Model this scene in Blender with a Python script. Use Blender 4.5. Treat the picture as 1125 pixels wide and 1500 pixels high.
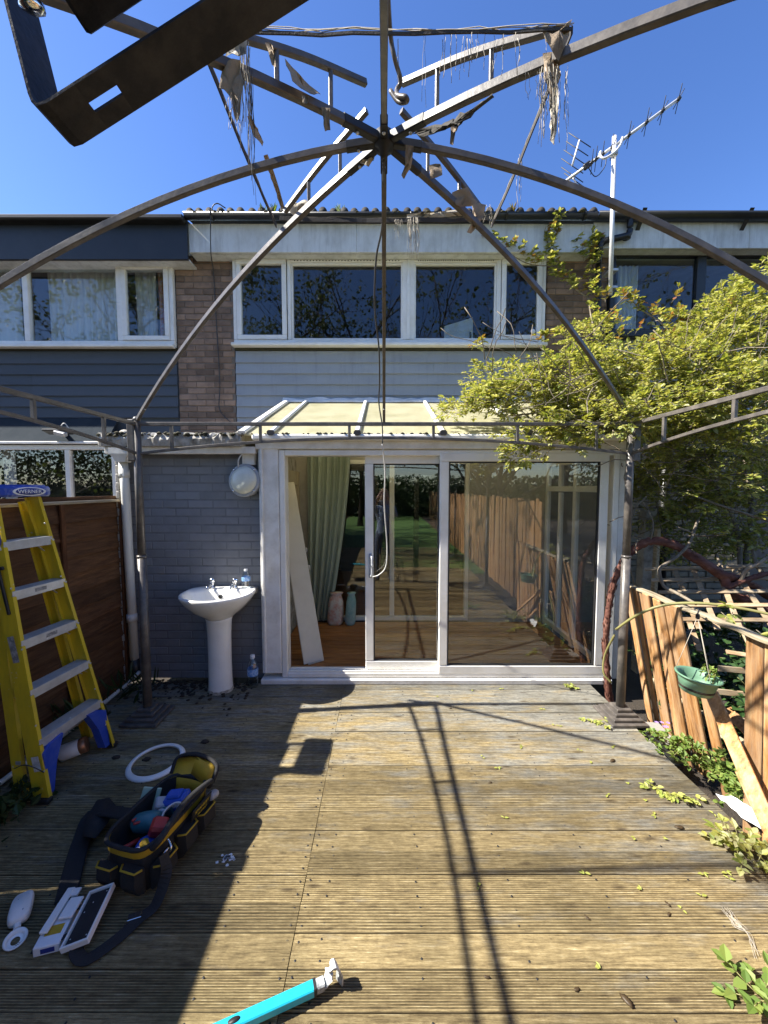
import bpy, math, random
from mathutils import Vector as V, Matrix, Euler
random.seed(7)
for _o in list(bpy.data.objects): bpy.data.objects.remove(_o)
SC = bpy.context.scene
COL = SC.collection
R = math.radians
# ------------------------------------------------------------------ camera
CAM_H, F_PX, PITCH = 1.75, 563.0, R(3.56)
cam = bpy.data.cameras.new('camera'); cam.sensor_fit = 'VERTICAL'; cam.sensor_height = 36.0
cam.lens = 36.0 * F_PX / 1500.0; cam.clip_start = 0.02; cam.clip_end = 400.0
camo = bpy.data.objects.new('camera', cam); COL.objects.link(camo)
camo.location = (0, 0, CAM_H); camo.rotation_euler = (R(90) - PITCH, 0, 0); SC.camera = camo
# ------------------------------------------------------------------ sky and sun
SUN_TO = V((1.0, 0.087, -1.0)).normalized()          # direction the light travels
wd = bpy.data.worlds.new('World'); SC.world = wd; wd.use_nodes = True
nt = wd.node_tree; bg = nt.nodes['Background']
sky = nt.nodes.new('ShaderNodeTexSky'); sky.sky_type = 'NISHITA'; sky.sun_disc = False
sky.sun_elevation = math.asin(-SUN_TO.z); sky.sun_rotation = math.atan2(-SUN_TO.x, -SUN_TO.y)
sky.altitude = 100; sky.air_density = 1.0; sky.dust_density = 0.35; sky.ozone_density = 4.0
hs = nt.nodes.new('ShaderNodeHueSaturation'); hs.inputs['Hue'].default_value = .512; hs.inputs['Saturation'].default_value = 1.17
nt.links.new(sky.outputs[0], hs.inputs['Color']); nt.links.new(hs.outputs[0], bg.inputs[0]); bg.inputs[1].default_value = 0.092
sl = bpy.data.lights.new('sun', 'SUN'); sl.energy = 5.0; sl.angle = R(0.55); sl.color = (1, .945, .85)
so = bpy.data.objects.new('sun', sl); COL.objects.link(so)
so.rotation_euler = SUN_TO.to_track_quat('-Z', 'Y').to_euler(); so.location = (-6, -1, 9)
vs = SC.view_settings; vs.view_transform = 'Standard'; vs.look = 'None'; vs.gamma = 1; vs.use_curve_mapping = False
vs.exposure = 1.55
SC.cycles.max_bounces = 8; SC.cycles.transparent_max_bounces = 16; SC.cycles.diffuse_bounces = 3
SC.cycles.use_denoising = True

_c, _s = math.cos(PITCH), math.sin(PITCH)
def at(px, py, Y=None, Z=None, X=None):
    """the real place that the photograph shows at a pixel, on a plane of known distance, height or side"""
    u = (px - 562.5) / F_PX; v = (py - 750) / F_PX
    d = V((u, _c - v * _s, -_s - v * _c))
    t = Y / d.y if Y is not None else ((Z - CAM_H) / d.z if Z is not None else X / d.x)
    return V((d.x * t, d.y * t, CAM_H + d.z * t))

# ------------------------------------------------------------------ materials
MATS = {}
def new_mat(name):
    m = bpy.data.materials.new(name); m.use_nodes = True
    n = m.node_tree; b = n.nodes['Principled BSDF']; MATS[name] = m
    return m, n, b
def N(n, t, **k):
    x = n.nodes.new(t)
    for a, v in k.items():
        if a.startswith('i_'):
            key = a[2:]; x.inputs[int(key) if key.isdigit() else key].default_value = v
        else: setattr(x, a, v)
    return x
def L(n, a, b): n.links.new(a, b)
def coords(n, scale=(1, 1, 1), space='obj'):
    """object coordinates pushed apart by the object's random number, so copies differ"""
    mp = N(n, 'ShaderNodeMapping'); mp.inputs['Scale'].default_value = scale
    if space == 'world':
        g = N(n, 'ShaderNodeNewGeometry'); L(n, g.outputs['Position'], mp.inputs['Vector'])
    else:
        tc = N(n, 'ShaderNodeTexCoord'); oi = N(n, 'ShaderNodeObjectInfo')
        mul = N(n, 'ShaderNodeMath', operation='MULTIPLY', i_1=37.0); L(n, oi.outputs['Random'], mul.inputs[0])
        add = N(n, 'ShaderNodeVectorMath', operation='ADD'); L(n, tc.outputs['Object'], add.inputs[0]); L(n, mul.outputs[0], add.inputs[1])
        L(n, add.outputs[0], mp.inputs['Vector'])
    return mp.outputs[0]
def noise(n, vec, scale, detail=4, rough=.6):
    x = N(n, 'ShaderNodeTexNoise'); x.inputs['Scale'].default_value = scale; x.inputs['Detail'].default_value = detail
    x.inputs['Roughness'].default_value = rough; L(n, vec, x.inputs['Vector']); return x.outputs['Fac']
def ramp(n, fac, stops):
    r = N(n, 'ShaderNodeValToRGB'); e = r.color_ramp.elements
    while len(e) < len(stops): e.new(.5)
    for k, (p, c) in enumerate(stops):
        e[k].position = p; e[k].color = (*c, 1) if len(c) == 3 else c
    L(n, fac, r.inputs[0]); return r.outputs[0]
def mixc(n, fac, a, b, mode='MIX'):
    m = N(n, 'ShaderNodeMix', data_type='RGBA', blend_type=mode)
    for s, v in ((m.inputs[0], fac), (m.inputs[6], a), (m.inputs[7], b)):
        if hasattr(v, 'node'): L(n, v, s)
        elif isinstance(v, (int, float)): s.default_value = v
        else: s.default_value = (*v, 1)
    return m.outputs[2]
def bump(n, b, h, strength=.3, dist=.01):
    x = N(n, 'ShaderNodeBump'); x.inputs['Strength'].default_value = strength; x.inputs['Distance'].default_value = dist
    L(n, h, x.inputs['Height']); L(n, x.outputs[0], b.inputs['Normal'])
def pm(name, col, rough=.6, metal=0., dirt=None, amount=.5, scale=6., fine=60., bmp=.15, stretch=(1, 1, 1), vary=0., space='obj', spec=None, bdist=.004, splat=None, streak=0.):
    """painted or plain surface: colour, dirt in patches, fine relief; vary = brightness differing piece by piece"""
    m, n, b = new_mat(name)
    vec = coords(n, stretch, space)
    dirt = dirt or tuple(c * .55 for c in col)
    f = noise(n, vec, scale, 6, .65)
    f = ramp(n, f, [(.42, (0, 0, 0)), (.72, (amount,) * 3)])
    c = mixc(n, f, col, dirt)
    if streak:
        sv = coords(n, (9, 9, .7), 'world'); c = mixc(n, ramp(n, noise(n, sv, 1.6, 5, .7), [(.5, (0, 0, 0)), (.72, (streak,) * 3)]), c, tuple(q * .45 for q in col))
    if splat:
        c = mixc(n, ramp(n, noise(n, coords(n, (1, 1, 1)), 34, 3, .55), [(.69, (0, 0, 0)), (.72, (.9, .9, .9))]), c, splat)
    if vary:
        oi = N(n, 'ShaderNodeObjectInfo'); mr = N(n, 'ShaderNodeMapRange', i_3=1 - vary, i_4=1 + vary)
        L(n, oi.outputs['Random'], mr.inputs[0])
        c = mixc(n, 1.0, c, mr.outputs[0], 'MULTIPLY')
    L(n, c, b.inputs['Base Color'])
    f2 = noise(n, vec, fine, 4, .6)
    rr = N(n, 'ShaderNodeMapRange', i_3=max(rough - .12, .02), i_4=min(rough + .12, 1)); L(n, f2, rr.inputs[0]); L(n, rr.outputs[0], b.inputs['Roughness'])
    b.inputs['Metallic'].default_value = metal
    if spec is not None: b.inputs['Specular IOR Level'].default_value = spec
    if bmp: bump(n, b, f2, bmp, bdist)
    return m
def wood(name, light, mid, dark, along='x', rough=.75, grain=34., bmp=.5, vary=.25, wear=None, wa=.6):
    m, n, b = new_mat(name)
    st = {'x': (2.6, grain, grain), 'y': (grain, 2.6, grain), 'z': (grain, grain, 2.6)}[along]
    st2 = {'x': (2.2, 9, 9), 'y': (9, 2.2, 9), 'z': (9, 9, 2.2)}[along]
    vec = coords(n, st); vec2 = coords(n, st2)
    g = noise(n, vec, 1.7, 8, .7); p = noise(n, vec2, 1.4, 5, .6)
    c = ramp(n, g, [(.3, dark), (.5, mid), (.7, light)])
    c = mixc(n, ramp(n, p, [(.4, (0, 0, 0)), (.65, (wa, wa, wa))]), c, wear or mid)
    oi = N(n, 'ShaderNodeObjectInfo'); mr = N(n, 'ShaderNodeMapRange', i_3=1 - vary, i_4=1 + vary); L(n, oi.outputs['Random'], mr.inputs[0])
    c = mixc(n, 1.0, c, mr.outputs[0], 'MULTIPLY')
    vo = N(n, 'ShaderNodeTexVoronoi', feature='DISTANCE_TO_EDGE'); L(n, vec2, vo.inputs['Vector'])
    L(n, c, b.inputs['Base Color']); b.inputs['Roughness'].default_value = rough; b.inputs['Specular IOR Level'].default_value = .25
    bump(n, b, g, bmp, .006)
    return m
def deck_mat():
    m, n, b = new_mat('deck_wood')
    vec = coords(n, (4.5, 85, 85)); vecp = coords(n, (2.0, 8, 8)); vecw = coords(n, (1.6, 1.9, 1.9), 'world'); vk = coords(n, (3.4, 12, 12))
    g0 = noise(n, vec, 1.5, 10, .8); g1 = noise(n, coords(n, (16, 26, 26)), 2.2, 5, .65)
    ga = N(n, 'ShaderNodeMath', operation='MULTIPLY_ADD', i_1=.26, i_2=-.13); L(n, g1, ga.inputs[0]); gs = N(n, 'ShaderNodeMath', operation='ADD'); L(n, g0, gs.inputs[0]); L(n, ga.outputs[0], gs.inputs[1]); g = gs.outputs[0]
    p = noise(n, vecp, 1.6, 6, .65); w = noise(n, vecw, 1.1, 5, .65)
    c = ramp(n, g, [(.30, (.055, .042, .022)), (.43, (.20, .15, .073)), (.57, (.37, .29, .145)), (.70, (.61, .52, .33))])
    grey = ramp(n, g, [(.30, (.06, .06, .055)), (.47, (.20, .195, .17)), (.60, (.32, .31, .265)), (.72, (.56, .53, .44))])
    # boards by the house have weathered to grey, those by the camera stay yellow
    sx = N(n, 'ShaderNodeSeparateXYZ'); ge = N(n, 'ShaderNodeNewGeometry'); L(n, ge.outputs['Position'], sx.inputs[0])
    my = N(n, 'ShaderNodeMapRange', i_1=1.2, i_2=3.3, i_3=-.14, i_4=.20); L(n, sx.outputs['Y'], my.inputs[0])
    mx = N(n, 'ShaderNodeMapRange', i_1=-.2, i_2=1.8, i_3=-.06, i_4=.10); L(n, sx.outputs['X'], mx.inputs[0])
    s1 = N(n, 'ShaderNodeMath', operation='ADD'); L(n, my.outputs[0], s1.inputs[0]); L(n, mx.outputs[0], s1.inputs[1])
    s2 = N(n, 'ShaderNodeMath', operation='ADD'); L(n, s1.outputs[0], s2.inputs[0]); L(n, p, s2.inputs[1])
    f = ramp(n, s2.outputs[0], [(.45, (0, 0, 0)), (.72, (1, 1, 1))])
    c = mixc(n, f, c, grey)
    # knots and dark damp stains
    vo = N(n, 'ShaderNodeTexVoronoi'); L(n, vk, vo.inputs['Vector']); vo.inputs['Scale'].default_value = 1.0
    k = ramp(n, vo.outputs['Distance'], [(.05, (1, 1, 1)), (.16, (0, 0, 0))])
    c = mixc(n, mixc(n, .8, (0, 0, 0), k), c, (.05, .032, .018))
    st = ramp(n, w, [(.48, (0, 0, 0)), (.7, (.6, .6, .6))]); c = mixc(n, st, c, (.11, .085, .04))
    oi = N(n, 'ShaderNodeObjectInfo'); mr = N(n, 'ShaderNodeMapRange', i_3=.72, i_4=1.22); L(n, oi.outputs['Random'], mr.inputs[0])
    c = mixc(n, 1.0, c, mr.outputs[0], 'MULTIPLY')
    # darker colour low in the grooves, so the ribs show
    tcz = N(n, 'ShaderNodeTexCoord'); sz = N(n, 'ShaderNodeSeparateXYZ'); L(n, tcz.outputs['Object'], sz.inputs[0])
    gr = N(n, 'ShaderNodeMapRange', i_1=-.0022, i_2=-.0003, i_3=.6, i_4=0.0); L(n, sz.outputs['Z'], gr.inputs[0])
    c = mixc(n, gr.outputs[0], c, (.045, .036, .02))
    L(n, c, b.inputs['Base Color']); b.inputs['Roughness'].default_value = .8; b.inputs['Specular IOR Level'].default_value = .2
    bump(n, b, g, .9, .008)
deck_mat()
def glass_mat(name, tint=(.86, .9, .88), boost=1.5, rough=0.0, extra=.0):
    m, n, b = new_mat(name); n.nodes.remove(b); out = n.nodes['Material Output']
    fr = N(n, 'ShaderNodeFresnel', i_0=1.5); ma = N(n, 'ShaderNodeMath', operation='MULTIPLY_ADD', i_1=boost, i_2=extra, use_clamp=True)
    L(n, fr.outputs[0], ma.inputs[0])
    gb = N(n, 'ShaderNodeNewGeometry'); fb = N(n, 'ShaderNodeMath', operation='SUBTRACT', i_0=1.0); L(n, gb.outputs['Backfacing'], fb.inputs[1])
    mb2 = N(n, 'ShaderNodeMath', operation='MULTIPLY'); L(n, ma.outputs[0], mb2.inputs[0]); L(n, fb.outputs[0], mb2.inputs[1]); ma = mb2
    tr = N(n, 'ShaderNodeBsdfTransparent'); tr.inputs[0].default_value = (*tint, 1)
    gl = N(n, 'ShaderNodeBsdfGlossy'); gl.inputs['Roughness'].default_value = rough
    vec = coords(n, (1, 1, 1), 'world'); h = noise(n, vec, 2.2, 2, .4)
    bp = N(n, 'ShaderNodeBump'); bp.inputs['Strength'].default_value = .06; bp.inputs['Distance'].default_value = .004
    L(n, h, bp.inputs['Height']); L(n, bp.outputs[0], gl.inputs['Normal'])
    mx = N(n, 'ShaderNodeMixShader'); L(n, ma.outputs[0], mx.inputs[0]); L(n, tr.outputs[0], mx.inputs[1]); L(n, gl.outputs[0], mx.inputs[2])
    L(n, mx.outputs[0], out.inputs[0]); return m
glass_mat('pane_glass', tint=(.94, .95, .945), boost=2.6, extra=.05)
glass_mat('upstairs_glass', tint=(.90, .93, .92), boost=1.7, extra=.03)
glass_mat('clear_plastic', tint=(.85, .9, .93), boost=2.2, rough=.08, extra=.05)
def leaf_mat(name, cols, trans=.35, rough=.5):
    m, n, b = new_mat(name); out = n.nodes['Material Output']
    g = N(n, 'ShaderNodeNewGeometry')
    c = ramp(n, g.outputs['Random Per Island'], [(k / max(1, len(cols) - 1), cc) for k, cc in enumerate(cols)])
    L(n, c, b.inputs['Base Color']); b.inputs['Roughness'].default_value = rough; b.inputs['Specular IOR Level'].default_value = .35
    t = N(n, 'ShaderNodeBsdfTranslucent'); L(n, mixc(n, 1.0, c, (1.25, 1.2, .6), 'MULTIPLY'), t.inputs[0])
    mx = N(n, 'ShaderNodeMixShader', i_0=trans); L(n, b.outputs[0], mx.inputs[1]); L(n, t.outputs[0], mx.inputs[2]); L(n, mx.outputs[0], out.inputs[0])
leaf_mat('vine_leaf', [(.20, .24, .05), (.36, .37, .08), (.48, .47, .16), (.30, .34, .07), (.62, .60, .34), (.15, .21, .045), (.42, .40, .10), (.12, .17, .04), (.54, .53, .26)], .45, .38)
leaf_mat('vine_tip', [(.30, .30, .05), (.34, .18, .07), (.26, .28, .05), (.32, .10, .06)], .35)
leaf_mat('ivy_leaf', [(.018, .045, .014), (.03, .07, .02), (.05, .10, .03), (.03, .06, .02)], .15, .35)
leaf_mat('weed_leaf', [(.09, .16, .03), (.16, .24, .05), (.24, .30, .07), (.12, .2, .04)], .35)
leaf_mat('dark_leaf', [(.02, .04, .012), (.04, .07, .02), (.03, .05, .018)], .2)
leaf_mat('tree_leaf', [(.05, .085, .02), (.09, .13, .03), (.14, .17, .05), (.07, .1, .03)], .35)
leaf_mat('litter_leaf', [(.24, .30, .06), (.34, .34, .08), (.2, .26, .05)], .2)
leaf_mat('dead_leaf', [(.03, .02, .012), (.06, .04, .02), (.045, .03, .015)], .1)
pm('joist', (.02, .016, .012), .95)
pm('soil', (.045, .034, .024), .95, scale=9, fine=90, bmp=.9, dirt=(.02, .016, .012), space='world', bdist=.02)
pm('lawn', (.07, .15, .025), .9, scale=3, fine=120, bmp=.9, dirt=(.10, .17, .035), space='world', bdist=.02)
wood('fence_brown', (.18, .092, .042), (.105, .05, .022), (.045, .022, .011), 'y', grain=24, vary=.22, bmp=.9)
wood('fence_batten', (.17, .075, .03), (.11, .045, .018), (.05, .022, .01), 'z', grain=20)
wood('picket', (.50, .33, .16), (.35, .17, .058), (.12, .052, .022), 'z', grain=30, vary=.30, wear=(.42, .30, .19), wa=.6)
wood('trellis', (.40, .30, .18), (.27, .18, .10), (.11, .07, .04), 'x', grain=22, vary=.3, wear=(.38, .33, .24))
wood('bare_rail', (.50, .44, .33), (.36, .30, .20), (.15, .12, .08), 'y', grain=30)
wood('bark_grey', (.32, .28, .22), (.21, .175, .13), (.09, .07, .05), 'z', grain=18, bmp=.9)
wood('bark_red', (.30, .16, .12), (.15, .062, .045), (.045, .02, .016), 'x', grain=16, bmp=1.0)
wood('bark_tree', (.12, .10, .08), (.07, .058, .045), (.03, .025, .02), 'z', grain=12, bmp=1.0)
pm('cane', (.21, .20, .07), .5, dirt=(.14, .11, .05))
wood('inner_floor', (.42, .20, .075), (.30, .13, .045), (.13, .055, .02), 'x', grain=18, rough=.45, vary=.12)
pm('white_pvc', (.82, .81, .77), .32, dirt=(.58, .55, .47), amount=.55, scale=3.5, fine=40, bmp=.05)
pm('white_paint', (.78, .77, .74), .55, dirt=(.50, .47, .41), amount=.8, scale=5, fine=45, bmp=.25)
pm('fascia_white', (.68, .70, .69), .6, streak=.55, dirt=(.42, .42, .38), amount=.8, scale=4, fine=30, bmp=.25, stretch=(1, 1, .6))
pm('fascia_navy', (.014, .019, .028), .5, dirt=(.03, .035, .045), scale=3, bmp=.1)
pm('clad_grey', (.30, .325, .345), .5, streak=.3, dirt=(.20, .22, .24), amount=.5, scale=3, fine=26, bmp=.35, stretch=(.4, 1, 1), vary=.06)
pm('clad_navy', (.075, .09, .108), .72, spec=.2, dirt=(.09, .10, .12), amount=.5, scale=4, fine=22, bmp=.5, stretch=(.5, 1, 1), vary=.08)
pm('brick_brown', (.27, .18, .125), .9, dirt=(.11, .075, .055), amount=.8, scale=7, fine=60, bmp=.8, vary=.38)
pm('brick_painted', (.18, .192, .215), .6, dirt=(.12, .127, .142), amount=.6, scale=5, fine=45, bmp=.6, vary=.06)
pm('mortar_painted', (.15, .158, .175), .75, scale=6, fine=60, bmp=.6, dirt=(.05, .05, .05))
pm('brick_cream', (.22, .195, .145), .85, dirt=(.11, .10, .07), amount=.8, scale=6, fine=50, bmp=.7, vary=.15)
pm('canopy_paint', (.03, .038, .046), .9, spec=.05, bmp=.2, dirt=(.05, .058, .065))
pm('mortar', (.19, .16, .13), .95, scale=9, fine=90, bmp=.8)
pm('mortar_white', (.42, .40, .36), .9, scale=9, fine=50, bmp=.9, dirt=(.08, .07, .05), amount=.9)
pm('gutter_black', (.011, .012, .013), .4, dirt=(.03, .03, .028), scale=5, bmp=.1)
pm('roof_tile', (.035, .032, .032), .85, dirt=(.07, .06, .045), scale=9, bmp=.6, vary=.3)
pm('felt', (.09, .088, .085), .9, dirt=(.22, .21, .19), amount=.7, scale=11, fine=120, bmp=.8, bdist=.01)
pm('moss', (.04, .037, .02), .95, dirt=(.09, .08, .03), scale=20, fine=90, bmp=.9, bdist=.01)
pm('polycarbonate', (.62, .60, .43), .4, dirt=(.40, .39, .24), amount=.9, scale=3.2, fine=18, bmp=.08)
_n = MATS['polycarbonate'].node_tree; _b = _n.nodes['Principled BSDF']; _t = N(_n, 'ShaderNodeBsdfTranslucent'); _t.inputs[0].default_value = (.85, .8, .6, 1)
_x = N(_n, 'ShaderNodeMixShader', i_0=.5); L(_n, _b.outputs[0], _x.inputs[1]); L(_n, _t.outputs[0], _x.inputs[2]); L(_n, _x.outputs[0], _n.nodes['Material Output'].inputs[0])
pm('gazebo_metal', (.078, .070, .064), .36, dirt=(.17, .15, .13), amount=.8, scale=16, fine=80, bmp=.12, stretch=(1, 1, 1))
pm('bracket_metal', (.014, .014, .017), .5, spec=.2, metal=.0, dirt=(.11, .10, .09), amount=.35, scale=14, fine=120, bmp=.2)
pm('torn_fabric', (.33, .255, .18), .95, dirt=(.20, .15, .10), amount=.8, scale=12, fine=220, bmp=.5)
pm('torn_fabric_pale', (.56, .51, .42), .95, dirt=(.36, .31, .24), amount=.8, scale=12, fine=220, bmp=.5)
pm('strand', (.42, .38, .31), .9, bmp=0); pm('webbing', (.06, .055, .05), .9, scale=14, fine=150, bmp=.4)
pm('aluminium', (.55, .56, .57), .42, metal=.55, splat=(.8, .8, .78), dirt=(.30, .30, .30), amount=.5, scale=14, fine=90, bmp=.12, stretch=(1, 1, 1))
pm('antenna_white', (.70, .70, .70), .4, metal=.2, bmp=.05)
pm('chrome', (.75, .76, .78), .12, metal=1.0, bmp=0)
pm('fibreglass_yellow', (.60, .44, .02), .42, splat=(.55, .50, .38), dirt=(.36, .27, .03), amount=.55, scale=9, fine=70, bmp=.12, stretch=(3, 3, .6))
pm('blue_plastic', (.015, .055, .38), .38, dirt=(.10, .15, .40), amount=.4, scale=14, fine=60, bmp=.15)
pm('blue_cap', (.015, .055, .36), .38, dirt=(.62, .64, .68), amount=.95, scale=10, fine=60, bmp=.15)
pm('rivet', (.6, .6, .6), .35, metal=.9, bmp=0)
pm('rubber_black', (.012, .012, .013), .55, dirt=(.03, .03, .03), bmp=.1)
pm('sticker_white', (.62, .62, .60), .5, dirt=(.25, .25, .25), amount=.8, scale=30, bmp=0)
pm('sticker_grey', (.16, .16, .16), .5, dirt=(.5, .5, .5), amount=.9, scale=45, bmp=0)
pm('print_white', (.80, .80, .80), .5, bmp=0); pm('print_yellow', (.70, .52, .03), .5, bmp=0); pm('print_black', (.015, .015, .015), .5, bmp=0)
pm('print_blue', (.02, .04, .25), .5, bmp=0)
pm('ceramic', (.80, .79, .75), .12, streak=.12, dirt=(.62, .58, .50), amount=.35, scale=5, fine=30, bmp=.01)
pm('ceramic_stain', (.50, .47, .40), .4, dirt=(.10, .09, .07), amount=1, scale=26, fine=60, bmp=.2)
pm('water', (.6, .68, .72), .1, bmp=0); pm('label_blue', (.10, .27, .62), .4, dirt=(.6, .7, .8), amount=.8, scale=60, bmp=0)
pm('cap_white', (.78, .79, .80), .35, bmp=0)
pm('lamp_opal', (.66, .68, .60), .3, dirt=(.5, .5, .42), scale=3, bmp=0)
pm('lamp_grey', (.36, .38, .41), .4, dirt=(.2, .2, .2), bmp=.1)
pm('bag_black', (.012, .012, .013), .75, dirt=(.025, .025, .025), scale=20, fine=260, bmp=.6)
pm('bag_yellow', (.46, .29, .012), .7, dirt=(.22, .14, .015), scale=12, fine=200, bmp=.4)
pm('tool_teal', (.03, .14, .17), .4, dirt=(.02, .07, .09), bmp=.1); pm('tool_blue', (.02, .08, .42), .4, bmp=.1)
pm('tool_red', (.42, .035, .025), .4, bmp=.1); pm('tool_green', (.35, .45, .33), .6, bmp=.1)
pm('bar_turquoise', (.015, .42, .58), .35, dirt=(.03, .25, .36), amount=.5, scale=12, fine=80, bmp=.12)
pm('bar_end', (.02, .03, .035), .4, dirt=(.75, .78, .78), amount=1, scale=16, fine=70, bmp=.2)
pm('copper', (.50, .24, .13), .35, metal=.7, bmp=.1)
pm('basket_green', (.11, .22, .14), .5, dirt=(.16, .27, .19), scale=8, bmp=.1)
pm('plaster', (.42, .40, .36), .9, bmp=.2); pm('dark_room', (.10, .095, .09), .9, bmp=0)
pm('curtain_green', (.33, .39, .33), .9, dirt=(.22, .29, .22), scale=6, fine=120, bmp=.2, stretch=(1, 1, .2))
pm('curtain_white', (.66, .67, .68), .9, dirt=(.5, .52, .53), scale=4, fine=120, bmp=.2, stretch=(3, 1, .2))
pm('curtain_red', (.46, .16, .12), .9, dirt=(.6, .6, .6), amount=.9, scale=12, bmp=.1)
pm('dark_frame', (.018, .021, .024), .4, bmp=.05)
pm('panel_cream', (.62, .59, .49), .45, dirt=(.45, .42, .33), scale=3, bmp=.05)
pm('door_cream', (.42, .36, .25), .6, dirt=(.26, .20, .12), scale=5, bmp=.3)
pm('wire_dark', (.045, .045, .045), .5, bmp=0); pm('wire_white', (.62, .62, .60), .4, bmp=0)
pm('pipe_white', (.64, .63, .58), .45, dirt=(.40, .38, .32), amount=.7, scale=6, stretch=(1, 1, .3), bmp=.05)
pm('paint_spill', (.72, .72, .70), .6, bmp=.2)
pm('sheet_white', (.75, .77, .78), .6, dirt=(.5, .5, .5), bmp=.3)
pm('skin', (.55, .34, .25), .5, bmp=0); pm('hair', (.34, .22, .11), .7, fine=150, bmp=.4); pm('shirt_blue', (.28, .36, .50), .85, bmp=.2); pm('jeans', (.05, .07, .13), .85, bmp=.2)
pm('stone_block', (.28, .27, .25), .9, dirt=(.12, .12, .10), bmp=.6)
pm('bag_print', (.62, .60, .55), .5, dirt=(.55, .12, .04), amount=1, scale=13, bmp=.2); pm('bag_teal', (.25, .45, .42), .5, dirt=(.6, .65, .6), amount=.9, scale=9, bmp=.2)
pm('flower', (.30, .20, .52), .6, bmp=0)

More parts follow.
